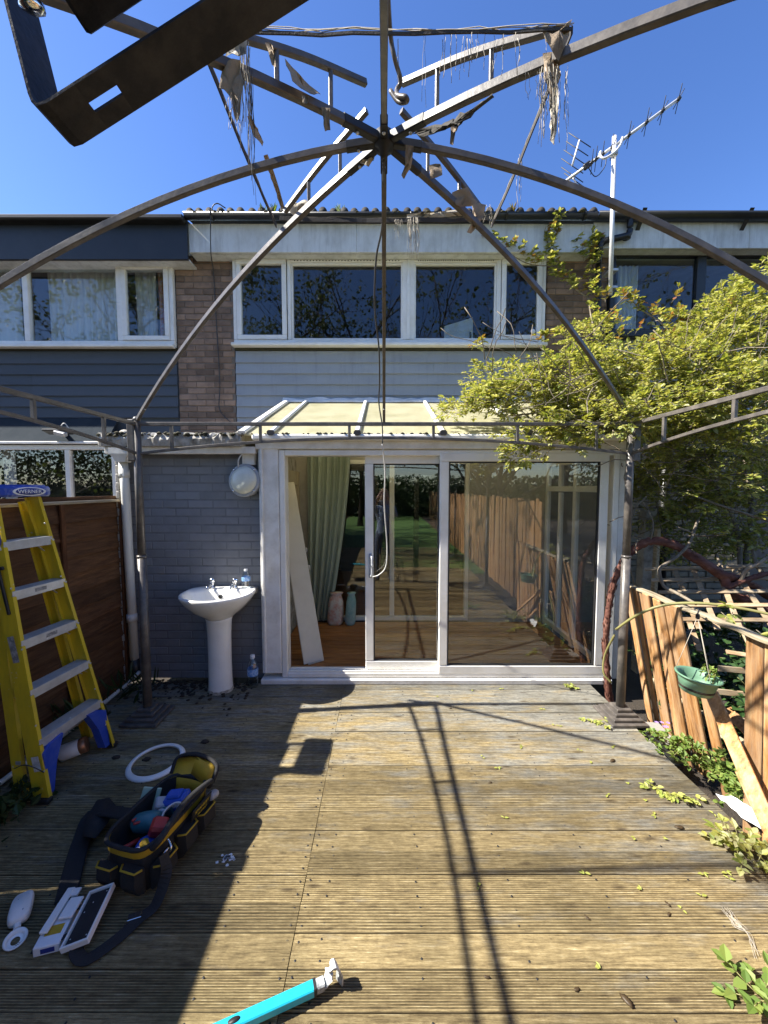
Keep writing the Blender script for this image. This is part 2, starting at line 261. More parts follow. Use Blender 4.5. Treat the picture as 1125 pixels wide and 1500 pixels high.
# ------------------------------------------------------------------ mesh building
class MB:
    def __init__(s): s.v = []; s.f = []; s.sm = []
    def add(s, vs_, fs, smooth=False):
        o = len(s.v); s.v += [tuple(p) for p in vs_]; s.f += [tuple(i + o for i in f) for f in fs]; s.sm += [smooth] * len(fs)
        return s
    def box(s, c, size, rot=None, ch=0.0):
        c = V(c); hx, hy, hz = (q / 2 for q in size); ch = min(ch, hx * .6, hy * .6, hz * .6)
        M_ = rot if isinstance(rot, Matrix) else (Euler(rot).to_matrix() if rot else None)
        if ch <= 0:
            vs_ = [V((x, y, z)) for x in (-hx, hx) for y in (-hy, hy) for z in (-hz, hz)]
            fs = [(0, 1, 3, 2), (4, 6, 7, 5), (0, 4, 5, 1), (2, 3, 7, 6), (0, 2, 6, 4), (1, 5, 7, 3)]
        else:
            vs_ = []; ix = {}
            for x in (-1, 1):
                for y in (-1, 1):
                    for z in (-1, 1):
                        for a in range(3):
                            p = V((x * (hx - ch), y * (hy - ch), z * (hz - ch))); p[a] = (x * hx, y * hy, z * hz)[a]
                            ix[x, y, z, a] = len(vs_); vs_.append(p)
            fs = []
            for a in range(3):
                b_, c_ = (a + 1) % 3, (a + 2) % 3
                for sgn in (-1, 1):
                    q = []
                    for sb, sc_ in ((-1, -1), (1, -1), (1, 1), (-1, 1)):
                        k = [0, 0, 0]; k[a] = sgn; k[b_] = sb; k[c_] = sc_; q.append(ix[(*k, a)])
                    fs.append(tuple(q if sgn > 0 else q[::-1]))
                for sb in (-1, 1):
                    for sc_ in (-1, 1):
                        k1 = [0, 0, 0]; k1[a] = -1; k1[b_] = sb; k1[c_] = sc_; k2 = list(k1); k2[a] = 1
                        q = [ix[(*k1, b_)], ix[(*k2, b_)], ix[(*k2, c_)], ix[(*k1, c_)]]
                        fs.append(tuple(q if sb * sc_ < 0 else q[::-1]))
            for x in (-1, 1):
                for y in (-1, 1):
                    for z in (-1, 1):
                        q = [ix[x, y, z, 0], ix[x, y, z, 1], ix[x, y, z, 2]]
                        fs.append(tuple(q if x * y * z > 0 else q[::-1]))
        return s.add([(M_ @ p if M_ else p) + c for p in vs_], fs)
    def sweep(s, pts, prof, up=(0, 0, 1), closed_prof=True, caps=True, smooth=False, radii=None):
        """prof: list of (side, up) offsets carried along pts"""
        pts = [V(p) for p in pts]; up = V(up); n = len(prof); rows = []
        for k, p in enumerate(pts):
            t = (pts[min(k + 1, len(pts) - 1)] - pts[max(k - 1, 0)])
            t = t.normalized() if t.length > 1e-9 else V((0, 0, 1))
            side = t.cross(up)
            if side.length < 1e-4: side = t.cross(V((0, 1, .01)))
            side.normalize(); u = side.cross(t); r = radii[k] if radii else 1.0
            rows.append([p + side * (a * r) + u * (b * r) for a, b in prof])
        vs_ = [q for row in rows for q in row]; fs = []
        for k in range(len(pts) - 1):
            for j in range(n if closed_prof else n - 1):
                a, b = k * n + j, k * n + (j + 1) % n
                fs.append((a, b, b + n, a + n))
        if caps and closed_prof:
            fs.append(tuple(range(n))[::-1]); fs.append(tuple((len(pts) - 1) * n + j for j in range(n)))
        return s.add(vs_, fs, smooth)
    def rect(s, pts, w, h, up=(0, 0, 1), c=.12):
        a, b = w / 2, h / 2; d = min(w, h) * c
        return s.sweep(pts, [(-a + d, -b), (a - d, -b), (a, -b + d), (a, b - d), (a - d, b), (-a + d, b), (-a, b - d), (-a, -b + d)], up)
    def tube(s, pts, r, n=8, radii=None, up=(0, 0, 1)):
        return s.sweep(pts, [(r * math.cos(2 * math.pi * k / n), r * math.sin(2 * math.pi * k / n)) for k in range(n)], up, smooth=True, radii=radii)
    def lathe(s, prof, n=24, c=(0, 0, 0), M=None, smooth=True, capb=True, capt=True, sx=1, sy=1):
        c = V(c); vs_ = []; fs = []
        for r, z in prof:
            for k in range(n):
                a = 2 * math.pi * k / n; p = V((r * math.cos(a) * sx, r * math.sin(a) * sy, z)); vs_.append((M @ p if M else p) + c)
        for i in range(len(prof) - 1):
            for k in range(n):
                a, b = i * n + k, i * n + (k + 1) % n; fs.append((a, b, b + n, a + n))
        if capb: fs.append(tuple(range(n))[::-1])
        if capt: fs.append(tuple((len(prof) - 1) * n + k for k in range(n)))
        return s.add(vs_, fs, smooth)
    def loft(s, rings, smooth=True, capb=True, capt=True):
        n = len(rings[0]); vs_ = [p for r in rings for p in r]; fs = []
        for i in range(len(rings) - 1):
            for k in range(n):
                a, b = i * n + k, i * n + (k + 1) % n; fs.append((a, b, b + n, a + n))
        if capb: fs.append(tuple(range(n))[::-1])
        if capt: fs.append(tuple((len(rings) - 1) * n + k for k in range(n)))
        return s.add(vs_, fs, smooth)
    def prism(s, poly, d):
        """flat outline given in space, given thickness d"""
        poly = [V(p) for p in poly]; n = len(poly); d = V(d)
        return s.add(poly + [p + d for p in poly], [tuple(range(n))[::-1], tuple(range(n, 2 * n))] + [(k, (k + 1) % n, (k + 1) % n + n, k + n) for k in range(n)])
    def mesh(s, name):
        me = bpy.data.meshes.new(name); me.from_pydata(s.v, [], s.f); me.polygons.foreach_set('use_smooth', s.sm); me.update(); return me
    def build(s, name, mat, parent=None, loc=None, rot=None):
        return obj(name, s.mesh(name), mat, parent, loc, rot)
def obj(name, me, mat, parent=None, loc=None, rot=None):
    o = bpy.data.objects.new(name, me); COL.objects.link(o)
    if mat is not None and not me.materials: me.materials.append(MATS[mat])
    if parent is not None: o.parent = parent
    if loc is not None: o.location = loc
    if rot is not None: o.rotation_euler = rot
    return o
def tag(o, label=None, cat=None, group=None, kind=None):
    for k, v in (('label', label), ('category', cat), ('group', group), ('kind', kind)):
        if v: o[k] = v
    return o
def thing(name, label, cat, loc=(0, 0, 0), rot=(0, 0, 0), group=None):
    o = bpy.data.objects.new(name, None); COL.objects.link(o); o.location = loc; o.rotation_euler = rot; o.empty_display_size = .1
    return tag(o, label, cat, group)
def local(root, p):
    """a world point in the frame of a thing placed at root"""
    return (Matrix.Translation(root.location) @ root.rotation_euler.to_matrix().to_4x4()).inverted() @ V(p)
def text(name, body, size, mat, parent, M_, depth=.0006, sx=1.0):
    cu = bpy.data.curves.new(name, 'FONT'); cu.body = body; cu.size = size; cu.extrude = depth; cu.align_x = 'CENTER'; cu.align_y = 'CENTER'
    t = bpy.data.objects.new(name, cu); COL.objects.link(t); cu.materials.append(MATS[mat])
    me = bpy.data.meshes.new_from_object(t.evaluated_get(bpy.context.evaluated_depsgraph_get())); bpy.data.objects.remove(t)
    t = _text_obj(name, me, parent); t.matrix_local = M_ @ Matrix.Diagonal((sx, 1, 1, 1)); return t
def _text_obj(name, me, parent):
    o = bpy.data.objects.new(name, me); COL.objects.link(o); o.parent = parent
    if parent is not None and parent.parent is not None and parent.parent.get('world'): pass
    return o
def spline(pts, n=8):
    """smooth path through points"""
    pts = [V(p) for p in pts]; out = []
    P = [pts[0] * 2 - pts[1]] + pts + [pts[-1] * 2 - pts[-2]]
    for i in range(1, len(P) - 2):
        a, b, c, d = P[i - 1:i + 3]
        for k in range(n):
            t = k / n
            out.append(.5 * ((2 * b) + (c - a) * t + (2 * a - 5 * b + 4 * c - d) * t * t + (3 * b - a - 3 * c + d) * t ** 3))
    return out + [pts[-1]]
def rnd(a, b): return random.uniform(a, b)
def rdir():
    while True:
        p = V((rnd(-1, 1), rnd(-1, 1), rnd(-1, 1)))
        if .05 < p.length < 1: return p.normalized()
def leaf(mb, base, d, nrm, ln, wd_, fold=.25):
    """one folded leaf blade of six corners"""
    d = d.normalized(); side = d.cross(nrm)
    if side.length < 1e-3: side = d.cross(V((.3, .5, .8)))
    side.normalize(); up = side.cross(d)
    p = [base, base + d * ln * .35 + side * wd_ + up * fold * wd_, base + d * ln * .7 + side * wd_ * .75 + up * fold * wd_ * .6 - up * ln * .05,
         base + d * ln - up * ln * .14, base + d * ln * .7 - side * wd_ * .75 + up * fold * wd_ * .6 - up * ln * .05, base + d * ln * .35 - side * wd_ + up * fold * wd_]
    mb.add(p, [(0, 1, 2, 3), (0, 3, 4, 5)])
def sprig(mb, p, d, n, ln, wd_, step, tw=None):
    """a twig with leaves on both sides"""
    d = d.normalized()
    q = V(p)
    for k in range(n):
        d = (d + rdir() * .22 + V((0, 0, -.03))).normalized(); q2 = q + d * step
        if tw is not None: tw.tube([q, q2], .0022, 3)
        for sgn in (-1, 1):
            ld = (d * .6 + d.cross(V((0, 0, 1))).normalized() * sgn * .8 + rdir() * .5) if abs(d.z) < .97 else rdir()
            sc = rnd(.65, 1.15); leaf(mb, q2, ld, V((rnd(-.5, .2), rnd(-.4, .4), 1)), ln * sc, wd_ * sc)
        q = q2
    leaf(mb, q, d, V((0, 0, 1)), ln, wd_)
# ------------------------------------------------------------------ ground and deck
GZ = -.16
m = MB()
m.add([(-90, -90, GZ - .01), (90, -90, GZ - .01), (90, 90, GZ - .01), (-90, 90, GZ - .01)], [(0, 1, 2, 3)])
tag(m.build('ground', 'soil'), 'bare dark soil around the decking and houses', 'ground', kind='structure')
m = MB(); m.add([(-2.3, -26, GZ + .006), (2.4, -26, GZ + .006), (2.4, -1.75, GZ + .006), (-2.3, -1.75, GZ + .006)], [(0, 1, 2, 3)])
tag(m.build('lawn', 'lawn'), 'green lawn reflected in the sliding glass door', 'lawn', kind='structure')
m = MB()
for k in range(11): m.box((-2.25 + k * .4, .85, -.095), (.05, 4.95, .12))
m.box((-.2, .8, -.158), (4.3, 5.0, .02))
deck = tag(m.build('deck', 'joist'), 'weathered grooved timber decking in front of the sliding door', 'decking', kind='structure')
PITCH_B = .1145; Y_J = at(562, 1482, Z=0).y
def board_mesh(x0, x1, kind):
    w = .1122; prof = [(-w / 2, -.028), (w / 2, -.028), (w / 2, -.003), (w / 2 - .003, 0)]
    nr = {0: 13, 1: 9, 2: 22}[kind]; dp = {0: .0030, 1: .0036, 2: .0010}[kind]; p = (w - .010) / nr
    for k in range(nr):
        y = w / 2 - .005 - k * p
        prof += [(y - p * .10, 0), (y - p * .30, -dp), (y - p * .66, -dp), (y - p * .86, 0)]
    prof += [(-w / 2 + .003, 0), (-w / 2, -.003)]
    n = len(prof); mb = MB()
    vs_ = [(x, y, z) for x in (x0, x1) for y, z in prof]
    mb.add(vs_, [(k, (k + 1) % n, (k + 1) % n + n, k + n) for k in range(n)] + [tuple(range(n)), tuple(range(2 * n - 1, n - 1, -1))])
    return mb.mesh('deck_board')
JX = -.352
BM = {(s, k): board_mesh(*((-2.285, JX - .0015) if s == 0 else (JX + .0015, 1.84)), k) for s in (0, 1) for k in (0, 1, 2)}
BM[2, 0] = board_mesh(-2.285, 1.84, 0); BM[2, 1] = board_mesh(-2.285, 1.84, 1); BM[2, 2] = board_mesh(-2.285, 1.84, 2)
row = -24
while True:
    y = Y_J + (row + .5) * PITCH_B
    if y > 3.36: break
    kind = {True: 2, False: random.choice([0, 0, 1, 2])}[y > 2.35] if y > 1.9 else [0, 2, 1, 0, 0, 2][row % 6]
    for s in ((0, 1) if random.random() > .1 else (2,)):
        o = obj('deck_board', BM[s, kind], 'deck_wood', deck, (rnd(-.001, .001) + (0 if s != 1 else 0), y + rnd(-.0012, .0012), rnd(-.0025, .0015)), (rnd(-.004, .004), 0, rnd(-.0006, .0006)))
    row += 1

sm_ = MB()
for r_ in range(-4, row):
    yb = Y_J + (r_ + .5) * PITCH_B
    for k in range(11):
        for dy in (-.03, .03):
            xs_ = -2.25 + k * .4 + rnd(-.012, .012)
            if random.random() < .85: sm_.lathe([(.0045, 0), (.0042, .0012), (.001, .0006)], 7, (xs_, yb + dy + rnd(-.006, .006), -.0008), capb=False)
    for dx in (-.022, .022):
        for dy in (-.03, .03): sm_.lathe([(.0045, 0), (.0042, .0012), (.001, .0006)], 7, (JX + dx, yb + dy + rnd(-.004, .004), -.0008), capb=False)
tag(sm_.build('deck_screws', 'rubber_black', deck), kind='stuff')

# ------------------------------------------------------------------ bricks, boards, windows
_bm = {}
def brick_mesh(l, h, d, ch, mat):
    k = (round(l, 2), h, d, mat)
    if k not in _bm: mb = MB(); mb.box((0, 0, 0), (round(l, 2), d, h), ch=ch); _bm[k] = mb.mesh('brick')
    return _bm[k]
def bricks(parent, x0, x1, z0, z1, Y, mat, jitter=.003, proud=.0, course=.075, bl=.225, ch=.005, skip=None, axis='x'):
    z = z0; r = 0
    while z < z1 - .02:
        h = course - .010; x = x0 - (bl / 2 if r % 2 else 0)
        while x < x1 - .012:
            a, b_ = max(x, x0), min(x + bl - .010, x1)
            if b_ - a > .03 and not (skip and skip((a + b_) / 2, z + h / 2)):
                me = brick_mesh(b_ - a, h, .06, ch, mat)
                p = ((a + b_) / 2, Y + .03 - proud + rnd(-jitter, jitter), z + h / 2)
                rz = rnd(-.006, .006)
                if axis == 'y': p = (p[1], p[0], p[2]); rz += R(90)
                obj('brick', me, mat, parent, p, (0, 0, rz)).name = 'brick'
            x += bl
        z += course; r += 1
def boards(parent, x0, x1, zs, Y, mat, name='cladding_board', splits=()):
    """lapped boards: thin at the top, thick at the lower lip"""
    for zt, zb in zip(zs, zs[1:]):
        xs = [x0] + [s for s in splits if random.random() < .5] + [x1]
        for xa, xb in zip(xs, xs[1:]):
            nseg = max(2, int((xb - xa) / .35)); rows = []
            mb = MB()
            for k in range(nseg + 1):
                x = xa + .001 + (xb - xa - .002) * k / nseg; w = rnd(-.0025, .0025)
                rows.append([(x, Y, zt + .012), (x, Y - .006, zt + .012), (x, Y - .026 + w, zb + .004 + w), (x, Y - .026 + w, zb), (x, Y, zb)])
            vs_ = [p for r_ in rows for p in r_]
            mb.add(vs_, [(k * 5 + j, k * 5 + (j + 1) % 5, (k + 1) * 5 + (j + 1) % 5, (k + 1) * 5 + j) for k in range(nseg) for j in range(5)] + [(0, 1, 2, 3, 4), tuple(nseg * 5 + j for j in (4, 3, 2, 1, 0))])
            mb.build(name, mat, parent)
def frame_ring(mb, x0, x1, z0, z1, Y, w, d, ch=.006):
    """a rectangular frame of four butted bars, face towards the garden"""
    mb.box(((x0 + x1) / 2, Y, z0 + w / 2), (x1 - x0, d, w), ch=ch); mb.box(((x0 + x1) / 2, Y, z1 - w / 2), (x1 - x0, d, w), ch=ch)
    mb.box((x0 + w / 2, Y, (z0 + z1) / 2), (w, d - .001, z1 - z0 - 2 * w - .0005), ch=ch); mb.box((x1 - w / 2, Y, (z0 + z1) / 2), (w, d - .001, z1 - z0 - 2 * w - .0005), ch=ch)
def pane(parent, x0, x1, z0, z1, Y, mat, name='pane'):
    mb = MB(); mb.box(((x0 + x1) / 2, Y, (z0 + z1) / 2), (x1 - x0, .006, z1 - z0)); return mb.build(name, mat, parent)
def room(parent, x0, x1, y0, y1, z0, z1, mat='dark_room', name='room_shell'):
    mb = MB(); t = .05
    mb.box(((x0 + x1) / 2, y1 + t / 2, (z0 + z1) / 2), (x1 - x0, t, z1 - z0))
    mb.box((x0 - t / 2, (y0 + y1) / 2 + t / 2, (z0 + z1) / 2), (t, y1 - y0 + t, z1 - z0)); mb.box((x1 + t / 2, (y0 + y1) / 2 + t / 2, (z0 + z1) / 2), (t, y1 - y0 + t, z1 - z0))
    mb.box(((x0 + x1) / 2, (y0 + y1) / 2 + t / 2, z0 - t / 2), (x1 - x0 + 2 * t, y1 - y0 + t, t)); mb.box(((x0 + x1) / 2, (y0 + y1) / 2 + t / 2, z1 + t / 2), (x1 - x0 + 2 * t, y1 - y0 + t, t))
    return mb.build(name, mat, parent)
def X_(px, Y, py=450): return at(px, py, Y=Y).x
def Z_(py, Y): return at(562, py, Y=Y).z
FY = 4.90
def curtain(parent, x0, x1, z0, z1, Y, mat, name='curtain', waves=14, amp=.03, x0b=None, x1b=None):
    nx, nz = waves * 6, 10; mb = MB(); vs_ = []
    for j in range(nz + 1):
        t = j / nz
        e = t ** 1.4
        a = x0 + ((x0b if x0b is not None else x0) - x0) * e; b_ = x1 + ((x1b if x1b is not None else x1) - x1) * e
        for k in range(nx + 1):
            s = k / nx
            vs_.append((a + (b_ - a) * s + .006 * math.sin(k * 1.7 + t * 3), Y + amp * math.sin(s * waves * 2 * math.pi + math.sin(s * 9) + t * .6), z1 + (z0 - z1) * t))
    mb.add(vs_, [(j * (nx + 1) + k, j * (nx + 1) + k + 1, (j + 1) * (nx + 1) + k + 1, (j + 1) * (nx + 1) + k) for j in range(nz) for k in range(nx)], True)
    return mb.build(name, mat, parent)

# ------------------------------------------------------------------ middle house
mid = thing('terraced_house', 'middle terraced house with grey cladding, white windows and glazed lean-to', 'house', (0, FY, 0))
def H(root): return -root.location
class Par:
    """build in world coordinates under a root that stands elsewhere"""
    pass
def wbuild(mb, name, mat, root):
    o = mb.build(name, mat, root); o.matrix_parent_inverse = Matrix.Translation(root.location).inverted(); return o
_old_obj = obj
def obj(name, me, mat, parent=None, loc=None, rot=None):
    o = _old_obj(name, me, mat, parent, loc, rot)
    if parent is not None and parent.parent is None and parent.get('world'): o.matrix_parent_inverse = Matrix.Translation(parent.location).inverted()
    return o
def world_thing(*a, **k):
    t = thing(*a, **k); t['world'] = 1; return t
mid['world'] = 1
PX0, PX1 = X_(258, FY), X_(342, FY)
WX0, WX1 = PX1 + .012, X_(797, FY)
RX1 = X_(889, FY)
zs_sill, zs_head = Z_(505, FY), Z_(377, FY)
# masonry behind everything
m = MB(); m.box(((PX0 + PX1) / 2, FY + .06, 2.35), (PX1 - PX0, .104, 4.5)); m.build('mortar_backing', 'mortar', mid)
m = MB(); m.box(((WX1 + RX1) / 2 + .02, FY + .06, 2.35), (RX1 - WX1 - .04, .104, 4.5)); m.build('mortar_backing', 'mortar', mid)
bricks(mid, PX0 + .004, PX1 - .004, 2.26, 4.58, FY, 'brick_brown')
bricks(mid, WX1 + .03, RX1 - .004, 2.86, 4.58, FY, 'brick_brown')
m = MB(); m.box(((WX0 + WX1) / 2, FY + .07, (2.30 + zs_sill) / 2 - .03), (WX1 - WX0, .1, zs_sill - 2.30 - .06)); m.build('wall', 'mortar', mid)
zz = [Z_(q, FY) for q in (515.5, 531.5, 547.5, 563.5, 579.5, 595.5, 611.5)]
boards(mid, WX0, WX1 + .02, zz + [zz[-1] - .14, zz[-1] - .28], FY + .012, 'clad_grey', splits=(.62,))
m = MB(); m.box(((WX0 + WX1) / 2, FY - .0, Z_(511.5, FY)), (WX1 - WX0, .03, .03)); m.build('drip_strip', 'moss', mid)
# upstairs window
wf = MB(); WY = FY - .01
frame_ring(wf, WX0, WX1, zs_sill, zs_head, WY, .045, .07)
wf.build('window_head', 'white_pvc', None) if False else None
win = wf.build('window', 'white_pvc', mid)
def sash(x0, x1, z0, z1, y, par, glass='upstairs_glass', w=.05, d=.06, mat='white_pvc'):
    f = MB(); frame_ring(f, x0, x1, z0, z1, y, w, d); f.build('sash', mat, par)
    pane(par, x0 + w - .004, x1 - w + .004, z0 + w - .004, z1 - w + .004, y + .005, glass)
zi0, zi1 = zs_sill + .047, zs_head - .047
sash(X_(349, FY), X_(421, FY), zi0, zi1, WY - .016, win, w=.055)
sash(X_(733, FY), WX1 - .047, zi0, zi1, WY - .016, win, w=.055)
xa, xb, xc, xd = X_(422.5, FY), X_(590, FY), X_(606, FY), X_(727, FY)
for q, w in ((xa + .02, .045), ((xb + xc) / 2, .15), (xd + .018, .05)):
    f = MB(); f.box((q, WY + .001, (zi0 + zi1) / 2), (w, .066, zi1 - zi0 - .001), ch=.006); f.build('mullion', 'white_pvc', win)
f = MB(); f.box(((xb + xc) / 2, WY - .036, (zi0 + zi1) / 2), (.035, .01, zi1 - zi0 - .004), ch=.003); f.build('cover_strip', 'white_pvc', win)
for a, b_ in ((xa + .044, xb - .002), (xc + .002, xd - .009)):
    f = MB(); f.box(((a + b_) / 2, WY - .01, zi1 - .017), (b_ - a, .05, .03), ch=.004)
    v_ = f.build('trickle_vent', 'white_pvc', win)
    g = MB()
    for k in range(34): g.box((a + .05 + (b_ - a - .1) * k / 33, WY - .037, zi1 - .017), (.010, .006, .010))
    tag(g.build('vent_slots', 'rubber_black', win), kind='stuff')
    f = MB(); frame_ring(f, a, b_, zi0, zi1 - .034, WY + .004, .022, .05, .004); f.build('bead', 'white_pvc', win)
    pane(win, a + .02, b_ - .02, zi0 + .02, zi1 - .054, WY + .012, 'upstairs_glass')
f = MB(); f.box(((WX0 + WX1) / 2, WY - .03, zs_sill - .022), (WX1 - WX0 + .04, .12, .038), ch=.006); f.build('window_sill', 'white_pvc', mid)
f = MB(); f.box(((WX0 + WX1) / 2, WY + .02, zs_head + .022), (WX1 - WX0 + .06, .05, .04), ch=.004); f.build('head_trim', 'fascia_white', mid)
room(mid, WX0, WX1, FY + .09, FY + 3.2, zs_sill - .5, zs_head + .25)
c = curtain(mid, X_(655, 5.25), X_(700, 5.25), zs_sill, zs_sill + .36, 5.25, 'sheet_white', 'propped_panel', 1, .002)
f = MB(); f.prism([(X_(650, 5.3), 5.3, zs_sill - .4), (X_(694, 5.3), 5.3, zs_sill - .4), (X_(694, 5.3), 5.34, Z_(463, 5.3)), (X_(652, 5.3), 5.34, Z_(476, 5.3))], (0, .02, 0)); f.build('propped_board', 'sheet_white', mid)
bpy.data.objects.remove(c)
f = MB(); f.box((X_(690, 5.1), 5.12, zs_sill + .12), (.02, .03, .24)); f.build('window_stay', 'rubber_black', mid)
f = MB(); f.lathe([(.028, 0), (.03, .004), (.024, .012)], 16, (X_(779, FY), WY - .04, Z_(488, FY)), Euler((R(90), 0, 0)).to_matrix()); f.build('round_vent', 'white_pvc', win)
# fascia, gutter, tiles and roof of the middle house
RE0, RE1 = X_(277, 4.72, 350), X_(868, 4.72, 350)
def fascia(root, x0, x1, y, z0, z1, mat, seams=()):
    xs = [x0] + list(seams) + [x1]
    for a, b_ in zip(xs, xs[1:]):
        f = MB(); f.box(((a + b_) / 2, y, (z0 + z1) / 2), (b_ - a - .003, .03, z1 - z0), ch=.003); f.build('fascia_board', mat, root)
    f = MB(); f.box(((x0 + x1) / 2, (y + FY + .05) / 2 + .02, z0 + .012), (x1 - x0 - .002, FY + .05 - y - .01, .02)); f.build('soffit', 'fascia_white', root)
fascia(mid, RE0, RE1, 4.73, Z_(370, 4.72), Z_(328, 4.72), 'fascia_white', (X_(523, 4.72), X_(866, 4.72) - .55))
def gutter(root, x0, x1, y, z, r=.055):
    prof = [(r * math.cos(a), r * math.sin(a)) for a in [math.pi + k * math.pi / 10 for k in range(11)]]
    prof += [((r - .004) * math.cos(a), (r - .004) * math.sin(a)) for a in [2 * math.pi - k * math.pi / 10 for k in range(11)]]
    f = MB(); f.sweep([(x0, y, z), (x1, y, z)], prof, smooth=True); return f.build('gutter', 'gutter_black', root)
gz = Z_(314, 4.64)
gutter(mid, RE0, RE1, 4.645, gz)
for q in (-2.0, -.9, .3, 1.4, 2.3):
    f = MB(); f.sweep([(q, 4.645, gz), (q + .03, 4.645, gz)], [(.06 * math.cos(a), .06 * math.sin(a)) for a in [math.pi + k * math.pi / 8 for k in range(9)]], smooth=True); f.build('gutter_bracket', 'gutter_black', mid)
rf = MB(); rf.prism([(RE0, 4.66, gz + .005), (RE1, 4.66, gz + .005), (RE1, 9.5, gz + 1.2), (RE0, 9.5, gz + 1.2)], (0, 0, -.03)); roof = rf.build('roof', 'roof_tile', mid)
tp = MB()
prof = [(.048 * math.cos(k * math.pi / 8), .052 * math.sin(k * math.pi / 8)) for k in range(9)]
tp.sweep([(0, 0, 0), (0, .45, .112)], prof, smooth=True)
tm = tp.mesh('roof_tile')
nT = 40; stepT = (RE1 - RE0) / nT
for k in range(nT): obj('roof_tile', tm, 'roof_tile', roof, (RE0 + (k + .5) * stepT + rnd(-.01, .01), 4.615 - FY + FY - 0 + rnd(-.01, .01), gz + .002 + rnd(-.004, .004)), (0, 0, rnd(-.03, .03))).matrix_parent_inverse = roof.matrix_parent_inverse if False else Matrix.Identity(4)
# moss and weeds in the gutter
ms = MB()
for k in range(70):
    x = rnd(RE0 + .1, RE1); s = rnd(.012, .035)
    ms.lathe([(s, 0), (s * 1.1, s * .4), (s * .6, s * .8), (s * .1, s)], 7, (x, 4.62 + rnd(-.03, .03), gz - .01))
tag(ms.build('gutter_moss', 'moss', mid), kind='stuff')
# thin aerial lead on the brick pier
f = MB(); f.tube(spline([(X_(333, 4.6), 4.62, Z_(303, 4.6)), (X_(322, 4.6), 4.58, Z_(300, 4.6)), (X_(313, 4.6), 4.6, Z_(312, 4.6)), (X_(311, 4.7), 4.7, Z_(368, 4.7)), (X_(314, 4.88), 4.882, Z_(400, 4.88)), (X_(316, 4.88), 4.886, Z_(470, 4.88)), (X_(319, 4.88), 4.884, Z_(560, 4.88)), (X_(318, 4.88), 4.88, Z_(600, 4.88)), (X_(338, 4.88), 4.87, Z_(622, 4.88))], 6), .006, 6); f.build('aerial_lead', 'wire_dark', mid)

# ------------------------------------------------------------------ left neighbour
lh = world_thing('terraced_house', 'navy clad terraced house beside the fence with white windows', 'house', (-4, FY, 0))
LX = -12.0
m = MB(); m.box(((LX + PX0) / 2, FY + .075, 1.9), (PX0 - LX - .004, .05, .0)) if False else None
fascia(lh, LX, RE0 - .004, 4.70, Z_(381, 4.7), Z_(322, 4.7), 'fascia_navy')
f = MB(); f.box(((LX + RE0) / 2, 4.64, Z_(321, 4.64)), (RE0 - LX - .006, .11, .06), ch=.015); f.build('gutter', 'gutter_black', lh)
rf = MB(); rf.prism([(LX, 4.6, Z_(317, 4.6)), (RE0 - .01, 4.6, Z_(317, 4.6)), (RE0 - .01, 9.5, 6.1), (LX, 9.5, 6.1)], (0, 0, -.03)); rf.build('roof', 'fascia_navy', lh)
lz0, lz1 = Z_(507, FY), Z_(384, FY); lx1 = PX0 - .012
wf = MB(); frame_ring(wf, LX + .1, lx1, lz0, lz1, WY, .05, .07); win = wf.build('window', 'white_pvc', lh)
b1, b2 = X_(42, FY), X_(178, FY)
for q in (b1, b2):
    f = MB(); f.box((q, WY + .001, (lz0 + lz1) / 2), (.07, .066, lz1 - lz0 - .102), ch=.006); f.build('mullion', 'white_pvc', win)
sash(b2 + .037, lx1 - .052, lz0 + .052, lz1 - .052, WY - .02, win, w=.055)
pane(win, b1 + .03, b2 - .03, lz0 + .045, lz1 - .045, WY + .01, 'upstairs_glass'); pane(win, LX + .14, b1 - .03, lz0 + .045, lz1 - .045, WY + .01, 'upstairs_glass')
f = MB(); f.box(((LX + lx1) / 2, WY - .03, lz0 - .022), (lx1 - LX, .12, .038), ch=.006); f.build('window_sill', 'white_pvc', lh)
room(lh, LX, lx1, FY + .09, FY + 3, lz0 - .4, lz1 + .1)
curtain(lh, X_(66, 5.0), X_(170, 5.0), lz0 - .1, lz1 - .02, 5.06, 'curtain_white', 'net_curtain', 11, .018)
curtain(lh, X_(0, 5.0) - .3, X_(25, 5.0), lz0 - .1, lz1 - .02, 5.06, 'curtain_white', 'net_curtain', 4, .02)
curtain(lh, X_(195, 5.0), X_(226, 5.0), lz0 - .1, lz1 - .02, 5.06, 'curtain_white', 'net_curtain', 4, .015)
curtain(lh, X_(228, 5.0), X_(250, 5.0), lz0 - .1, lz1 - .02, 5.07, 'curtain_red', 'patterned_curtain', 3, .015)
m = MB(); m.box(((LX + PX0) / 2, FY + .07, (2.2 + lz0) / 2), (PX0 - LX - .004, .1, lz0 - 2.2 - .05)); m.build('wall', 'clad_navy', lh)
zz = [Z_(q, FY) for q in (516, 533, 549, 564, 580, 596, 612)]
boards(lh, LX, PX0 - .012, zz, FY + .012, 'clad_navy', splits=(-4.4,))
f = MB(); f.box(((LX + PX0) / 2, FY - .006, Z_(511.5, FY)), (PX0 - LX - .01, .04, .025)); f.build('drip_strip', 'moss', lh)
zA, zB = Z_(613, FY), Z_(646, FY - .25)
f = MB(); f.prism([(LX, FY - .02, zA), (X_(176, FY, 630), FY - .02, zA), (X_(176, FY, 630), FY - .25, zB), (LX, FY - .25, zB)], (0, .01, -.02)); f.build('canopy_board', 'canopy_paint', lh)
f = MB(); f.box(((LX + X_(172, 4.65, 650)) / 2, FY - .255, zB - .02), (X_(172, 4.65, 650) - LX, .03, .03), ch=.004); f.build('canopy_edge', 'white_paint', lh)
gz0, gz1 = .9, zB - .04; gx1 = X_(172, 4.7, 690)
wf = MB(); frame_ring(wf, LX, gx1, gz0, gz1, 4.72, .06, .07); win = wf.build('window', 'white_pvc', lh)
